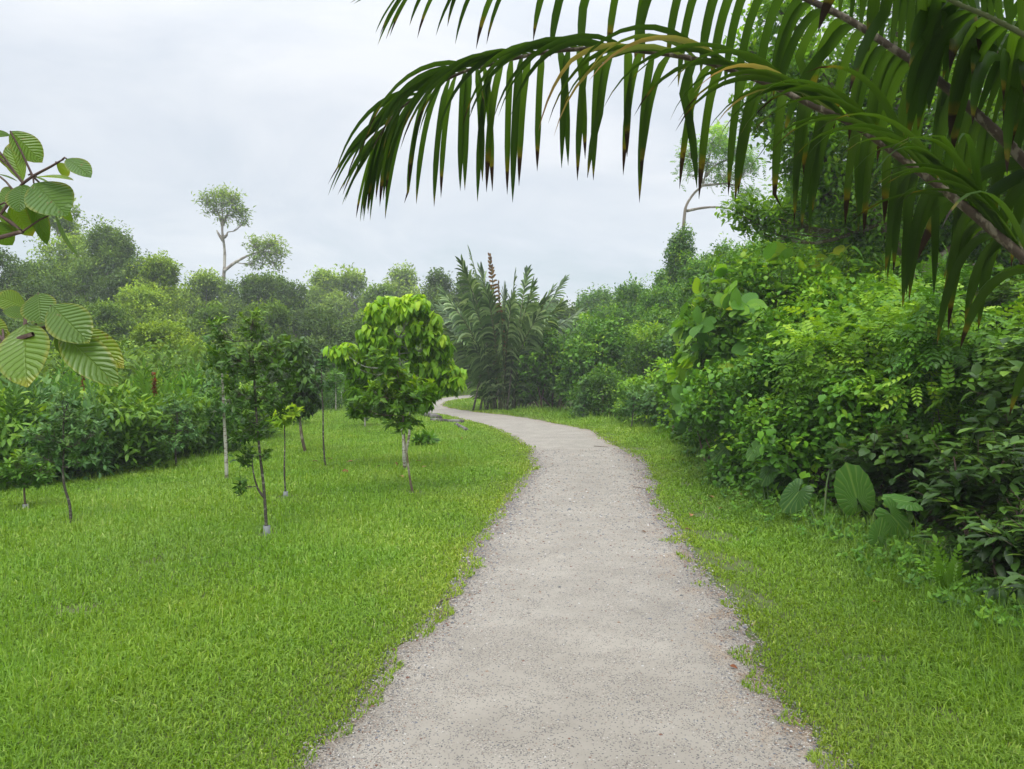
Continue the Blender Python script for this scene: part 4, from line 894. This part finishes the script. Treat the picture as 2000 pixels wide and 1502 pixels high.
for (tx, ty, bx, dy, bw) in ((918, 492, 970, .2, 1), (905, 520, 965, -.8, 1), (940, 530, 975, -.5, 1), (985, 560, 985, .6, 1), (870, 575, 955, -.9, 1.2), (862, 600, 950, .7, 1.4), (880, 650, 950, -1.2, 1.6), (895, 560, 960, 1.2, 1), (1005, 545, 990, -1.0, 1), (1030, 528, 1005, .5, 1), (1040, 560, 1000, -.7, 1), (1065, 580, 1000, .9, 1.2), (1100, 548, 1015, .2, 1), (1090, 600, 1010, -1.1, 1.3), (1130, 610, 1015, .6, 1.6), (1150, 640, 1020, -.5, 1.9), (1000, 590, 985, -1.6, 1.2), (955, 580, 975, -1.5, 1.1), (925, 590, 965, -1.5, 1.2), (1050, 620, 1000, -1.6, 1.4), (980, 640, 985, -1.9, 1.2), (930, 680, 965, -1.7, 1.4), (1080, 560, 1012, 1.0, 1.0)):
    clump_frond(tx, ty, bx, dy, bw)
clump_frond(958, 508, 978, -1.2, .9, 'dead', .45, 34, label='withered brown frond standing upright')
clump_frond(975, 560, 982, -1.4, .9, 'dead', .4, 26, label='short withered brown frond')
sg = Geo()
for bx in (925, 938, 952, 965, 978, 990, 1003, 1015): 
    a = at(bx, 799, pb[1])-pb; a[2] = -.05; a[1] += R.uniform(-1, .6); b = at(985+(bx-970)*.85, 700, pb[1])-pb; b[1] = a[1]; tube(sg, bez([a, (a+b)/2, b], 5), [.05, .045, .04, .04, .035], 7)
sg.build('stem', B['dark'], clump)

# ------------------------------------------------------------------ broad-leaved tree at the left frame edge
tb = np.array([-2.9, 2.0, 0.0]); lt = empty('broad_leaf_tree', tb, 'tree outside the left edge reaching in with two sprays of big ribbed leaves', 'tree', None)
tg = Geo(); tube(tg, bez([(0, 0, -.05), (.03, .02, .8), (.0, .03, 1.6), (.05, 0, 2.3), (.0, 0, 2.9)], 14), np.linspace(.06, .025, 14), 9); tg.build('trunk', B['brown'], lt, smooth=True)
HL = T_leaf(.30, .05, .18, 9, prof=lambda t: math.sin(math.pi*t**1.05)**.72)
def hero_leaves(branch_px, dd, items, start):
    g = Geo(); P = [np.array(start)]+[at(x, y, dd)-tb for x, y in branch_px]; RP = bez(P, 16); bg_ = Geo(); tube(bg_, RP, np.linspace(.006, .002, 16), 6)
    g2 = g
    for (x0_, y0_, x1_, y1_, wr, da, db, nrmv, rn) in items:
        o = at(x0_, y0_, dd+da)-tb; e = at(x1_, y1_, dd+db)-tb; Ln = np.linalg.norm(e-o)
        # petiole to the branch
        j = np.linalg.norm(RP-o, axis=1).argmin(); tube(bg_, np.array([RP[j], (RP[j]+o)/2+[0, 0, .004], o]), [.003, .0025, .002], 4, cap=False)
        tp = T_leaf(wr, .05, R.uniform(.08, .22), 9, prof=lambda t: math.sin(math.pi*t**1.05)**.72)
        leaves(g2, tp, o[None], (e-o)[None], np.array([nrmv], float), Ln, np.array([rn]))
    br = bg_.build('branch', B['twig'], lt, smooth=True); g2.build('leaf_spray', L['broad'], br, smooth=True)
# each: base px, tip px, half width ratio, depth offsets base/tip, normal, tone
hero_leaves([(-60, 480), (0, 420), (45, 358), (100, 325), (122, 312)], 1.75,
  [(20, 256, 82, 316, .34, 0, .02, (0, -1, .5), .45), (45, 355, 14, 275, .20, 0, .02, (.3, -1, .2), .7), (72, 346, 143, 347, .13, 0, -.03, (0, -.4, 1), .75), (55, 342, 104, 358, .13, 0, .02, (0, -.5, 1), .6),
   (110, 318, 138, 344, .30, 0, .04, (.2, -1, .3), .8), (130, 310, 175, 340, .28, 0, -.03, (0, -.8, .8), .2), (66, 358, 128, 416, .40, 0, -.04, (0, -.8, .7), .12), (46, 360, 32, 408, .42, 0, -.04, (0, -.9, .5), .1),
   (45, 362, 98, 478, .16, .0, .05, (.6, -.6, .4), .05), (108, 415, 148, 505, .13, .02, .08, (-.9, -.5, .3), .4), (30, 370, -10, 402, .3, 0, .03, (-.2, -1, .2), .4), (20, 400, 62, 462, .34, .03, .06, (.1, -1, .3), .65),
   (0, 400, 28, 458, .34, 0, .05, (-.3, -1, .2), .3), (-6, 340, 35, 352, .2, 0, .02, (0, -.5, 1), .6), (-10, 300, 45, 340, .16, 0, .02, (.1, -1, .4), .8), (-20, 430, 25, 480, .36, .02, .06, (0, -1, .5), .15), (115, 400, 140, 432, .2, .03, .08, (-.3, -.7, .8), .2), (-30, 262, 18, 262, .2, 0, 0, (0, -1, .5), .3), (55, 395, 68, 440, .3, .05, .09, (0, -1, .2), .0)],
  (.02, .0, 1.75))
hero_leaves([(-50, 690), (0, 670), (50, 645), (90, 640)], 1.55,
  [(52, 632, 40, 742, .33, 0, -.10, (0, -1, .55), .62), (75, 572, 78, 630, .44, .02, -.02, (0, -.9, .6), .35), (100, 596, 170, 664, .33, 0, -.04, (.1, -1, .6), .42), (55, 615, 6, 605, .40, .03, .0, (-.1, -1, .6), .4),
   (118, 648, 222, 742, .22, 0, -.05, (.1, -.9, .6), .40), (160, 640, 238, 716, .20, .04, .0, (.5, -.9, -.1), .85), (5, 640, 38, 722, .24, .05, .02, (-.5, -1, .1), .95), (50, 600, -10, 575, .36, .04, .03, (0, -1, .3), .7), (100, 640, 60, 610, .3, .03, .04, (0, -1, .6), .5), (-30, 620, 10, 660, .3, .05, .03, (0, -1, .3), .8), (112, 650, 118, 690, .2, .06, .06, (.4, -.9, .3), .1)],
  (.02, .0, 1.2))

# ------------------------------------------------------------------ taro plants by the verge
def taro(label, base_px, blades, group='taro plants at the foot of the thicket'):
    b = G(*base_px); root = empty('taro_plant', b, label, 'taro', group); sg_ = Geo()
    for (jx, jy, tx, ty, sz, dd_, nv) in blades:
        o = at(jx, jy, b[1]+dd_)-b; e = at(tx, ty, b[1]+dd_+.02)-b
        g = Geo(); leaves(g, HEART, o[None], (e-o)[None], np.array([nv], float), np.linalg.norm(e-o)*1.0, np.array([R.random()])); g.build('leaf_blade', L['taro'], root, smooth=True)
        tube(sg_, bez([(R.normal(0, .03), R.normal(0, .03), -.02), o*.5+[0, .05, .12], o], 8), np.linspace(.012, .006, 8), 6)
    sg_.build('stem', B['stem'], root, smooth=True); return root
taro('taro plant with one very large rounded heart-shaped leaf facing the path', (1700, 1055), [(1673, 972, 1652, 905, 0, -.05, (-.25, -1, .35))])
taro('taro plant with broad ribbed spreading leaf right of the large heart-shaped one', (1760, 1075), [(1775, 980, 1722, 975, 0, 0, (0, -.5, 1)), (1740, 1005, 1775, 1050, 0, -.1, (.2, -1, .3))])
taro('small taro plant with an upright leaf at the verge', (1745, 1100), [(1715, 1050, 1722, 1012, 0, 0, (.2, -1, .2))])
taro('taro plant with lobed leaves at the foot of the thicket corner', (1500, 990), [(1505, 915, 1488, 950, 0, 0, (-.8, -.6, .6)), (1535, 925, 1520, 968, 0, .1, (.5, -.7, .6)), (1480, 870, 1460, 900, 0, .2, (-.5, -.5, .9)), (1570, 925, 1560, 890, 0, 0, (.3, -.6, .9))])
taro('taro plant with pale drooping leaves left of the thicket corner', (1440, 950), [(1440, 800, 1412, 850, 0, .1, (-.5, -1, .5)), (1460, 780, 1480, 830, 0, 0, (0, -1, .5)), (1420, 870, 1390, 900, 0, .1, (-.6, -1, .4))])
taro('taro plant with several shaded leaves left of the large heart-shaped leaf', (1600, 1035), [(1640, 880, 1660, 930, 0, .3, (.1, -1, .5)), (1560, 960, 1530, 1000, 0, .15, (-.5, -.8, .6))])
# fern
fb = G(1850, 1165); fr = empty('fern', fb, 'small bright fern standing in the grass below the narrow-leaved bush', 'fern'); g = Geo()
O = np.tile([0, 0, .02], (7, 1)).astype(float); a = np.linspace(-1.4, 1.2, 7)
leaves(g, TFERN, O, np.c_[np.sin(a)*.7, -.5+.3*np.cos(a*3), np.cos(a)*1.0], np.c_[np.zeros(7), -np.ones(7), .6*np.ones(7)], np.array([.16, .2, .26, .34, .3, .22, .16]), np.full(7, .3)); g.build('foliage', L['fresh'], fr)
# seedling near the logs
sapling('low rosette seedling in the grass behind the leaning trunk', (828, 872), [[(828, 872), (828, 862)]], [(820, 862, 8, 5, 6), (838, 855, 9, 5, 6)], leaf='mid', size=.25, per=9, spread=.05, r0=.012, r1=.008, name='seedling', cat='seedling')

# ------------------------------------------------------------------ weeds along the verge foot (one mass)
def weeds():
    g = Geo(); n = 4200; d = R.uniform(3.2, 34, n)**1.0; d = 3.2*(34/3.2)**R.random(n)
    hr = np.interp(d, [p[1] for p in HEDGE_R], [p[0] for p in HEDGE_R]); x = hr+R.normal(.25, .28, n); C = np.c_[x, d, hgt(x, d)+R.random(n)*.16+.02]
    cluster(g, LEAFM, C, nrm(np.c_[-.4*np.ones(n), -.2*np.ones(n), np.ones(n)]+.3*rdir(n)), 7, .055, 'rosette', 0, np.clip(R.normal(.35, .2, n), 0, 1), .05)
    n = 3000; d = R.uniform(8, 45, n); hl = np.interp(d, [p[1] for p in HEDGE_L], [p[0] for p in HEDGE_L]); x = hl-R.random(n)*.7; C = np.c_[x, d, hgt(x, d)+R.random(n)*.3]
    cluster(g, LEAFM, C, nrm(np.c_[.4*np.ones(n), -.3*np.ones(n), np.ones(n)]+.3*rdir(n)), 7, .09, 'rosette', 0, np.clip(R.normal(.3, .2, n), 0, 1), .06)
    tag(g.build('weeds', L['mid']), kind='stuff')
weeds()

# ------------------------------------------------------------------ logs, twigs, fallen leaves
def log(label, p0, p1, r, bark='log'):
    a, b = G(*p0), G(*p1); c = (a+b)/2; c[2] = min(a[2], b[2]); g = Geo(); n = 14
    P = bez([a-c+[0, 0, r*.8], (a+b)/2-c+[0, .03, r*.95], b-c+[0, 0, r*.8]], n); rr = r*(1+.12*np.sin(np.linspace(0, 9, n))+R.normal(0, .06, n)); tube(g, P, rr, 10)
    o = g.build('log', B[bark], None, smooth=False); o.location = tuple(c); tag(o, label, 'log', 'weathered logs beside the path bend'); return o
log('thickest grey weathered log, upper one in the grass by the path bend', (827, 813), (858, 824), .12)
log('long thin dark log lying across the middle by the path bend', (842, 825), (905, 828), .075)
log('short grey log piece nearest the camera by the path bend', (890, 832), (912, 844), .06)
def twig(label, p0, p1, r, mat='twig'):
    a, b = G(*p0), G(*p1); c = (a+b)/2; g = Geo(); m = np.array([R.normal(0, .02), 0, r*1.6])
    tube(g, bez([a-c+[0, 0, r+.012], m+[0, 0, .012], b-c+[0, 0, r+.012]], 8), np.linspace(r, r*.5, 8), 6); o = g.build('twig', B[mat]); o.location = tuple(c); tag(o, label, 'twig', 'twigs on the path and verge')
twig('reddish-brown twig at the left edge of the path, beside the grass', (858, 1186), (891, 1172), .006)
twig('thin bent twig on the path just below the reddish one', (843, 1232), (880, 1200), .0035)
twig('pale yellow stick lying under the taro leaves', (1555, 1032), (1650, 1036), .007, 'brown')
twig('dark twig lying across the path before the bend', (1160, 873), (1188, 875), .008)
twig('thin dark twig at the right side of the path', (1236, 953), (1266, 957), .006)
twig('dead forked branch end sticking from under the thicket', (1600, 1048), (1640, 1020), .010, 'brown')
def fallen(label, px, py, size, rn, group=None, lift=.02, flat=True, mat='litter'):
    b = G(px, py); g = Geo(); a = R.random()*6.28
    leaves(g, T_leaf(.3, .12, .3, 3), np.array([[0, 0, lift]]), np.array([[math.cos(a), math.sin(a), .05]]), np.array([[R.normal(0, .3), R.normal(0, .3), 1]]), np.array([size]), np.array([rn]))
    o = g.build('fallen_leaf', L[mat]); o.location = tuple(b); tag(o, label, 'leaf', group)
fallen('curled black dead leaf at the right edge of the path', 1337, 1037, .07, 1.0); fallen('dark dead leaf on the path left of the curled black one', 1252, 1041, .06, 1.0)
fallen('reddish fallen leaf on the right side of the path near its bare soil patch', 1425, 1307, .045, .1); fallen('large russet leaf at the far right bottom of the verge', 1990, 1190, .12, .1)
fallen('brown leaf in the verge grass below the big taro', 1705, 1182, .07, .3)
GF = 'fallen brown leaves scattered over the lawn'
for (px, py) in ((770, 910), (812, 905), (745, 915), (860, 900), (730, 870), (755, 925), (690, 905), (640, 820), (668, 925), (875, 880), (830, 915), (700, 870), (610, 905), (905, 860), (650, 900), (780, 935), (840, 890), (720, 846)):
    fallen('small brown fallen leaf on the lawn around the yellow-green tree', px+R.uniform(-4, 4), py, R.uniform(.09, .15), R.random()*.8, GF, .04)
GV = 'dead brown leaves along the foot of the thicket'
for (px, py) in ((1300, 900), (1320, 902), (1440, 970), (1395, 925), (1420, 935), (1382, 975), (1350, 905), (1370, 990), (1460, 965), (1410, 998), (1345, 1010)):
    fallen('dead brown leaf on the right verge beside the thicket', px+R.uniform(-4, 4), py, R.uniform(.06, .11), R.random()*.8, GV, .04)

# ------------------------------------------------------------------ haze
def haze():
    g = Geo(); X0, Y0, Y1, Z0, Z1 = 215, -185, 225, -1.5, 40
    v = [(x, y, z) for x in (-X0, X0) for y in (Y0, Y1) for z in (Z0, Z1)]
    g.add(v, None, [(0, 1, 3, 2), (4, 6, 7, 5), (0, 4, 5, 1), (2, 3, 7, 6), (0, 2, 6, 4), (1, 5, 7, 3)])
    m = bpy.data.materials.new('haze'); m.use_nodes = True; t = m.node_tree; t.nodes.clear(); o = N(t, 'ShaderNodeOutputMaterial'); p = N(t, 'ShaderNodeVolumePrincipled')
    p.inputs['Color'].default_value = (.93, .96, 1, 1); p.inputs['Density'].default_value = .0013; p.inputs['Anisotropy'].default_value = .2
    t.links.new(p.outputs[0], o.inputs['Volume']); tag(g.build('haze', m), kind='stuff')
haze()
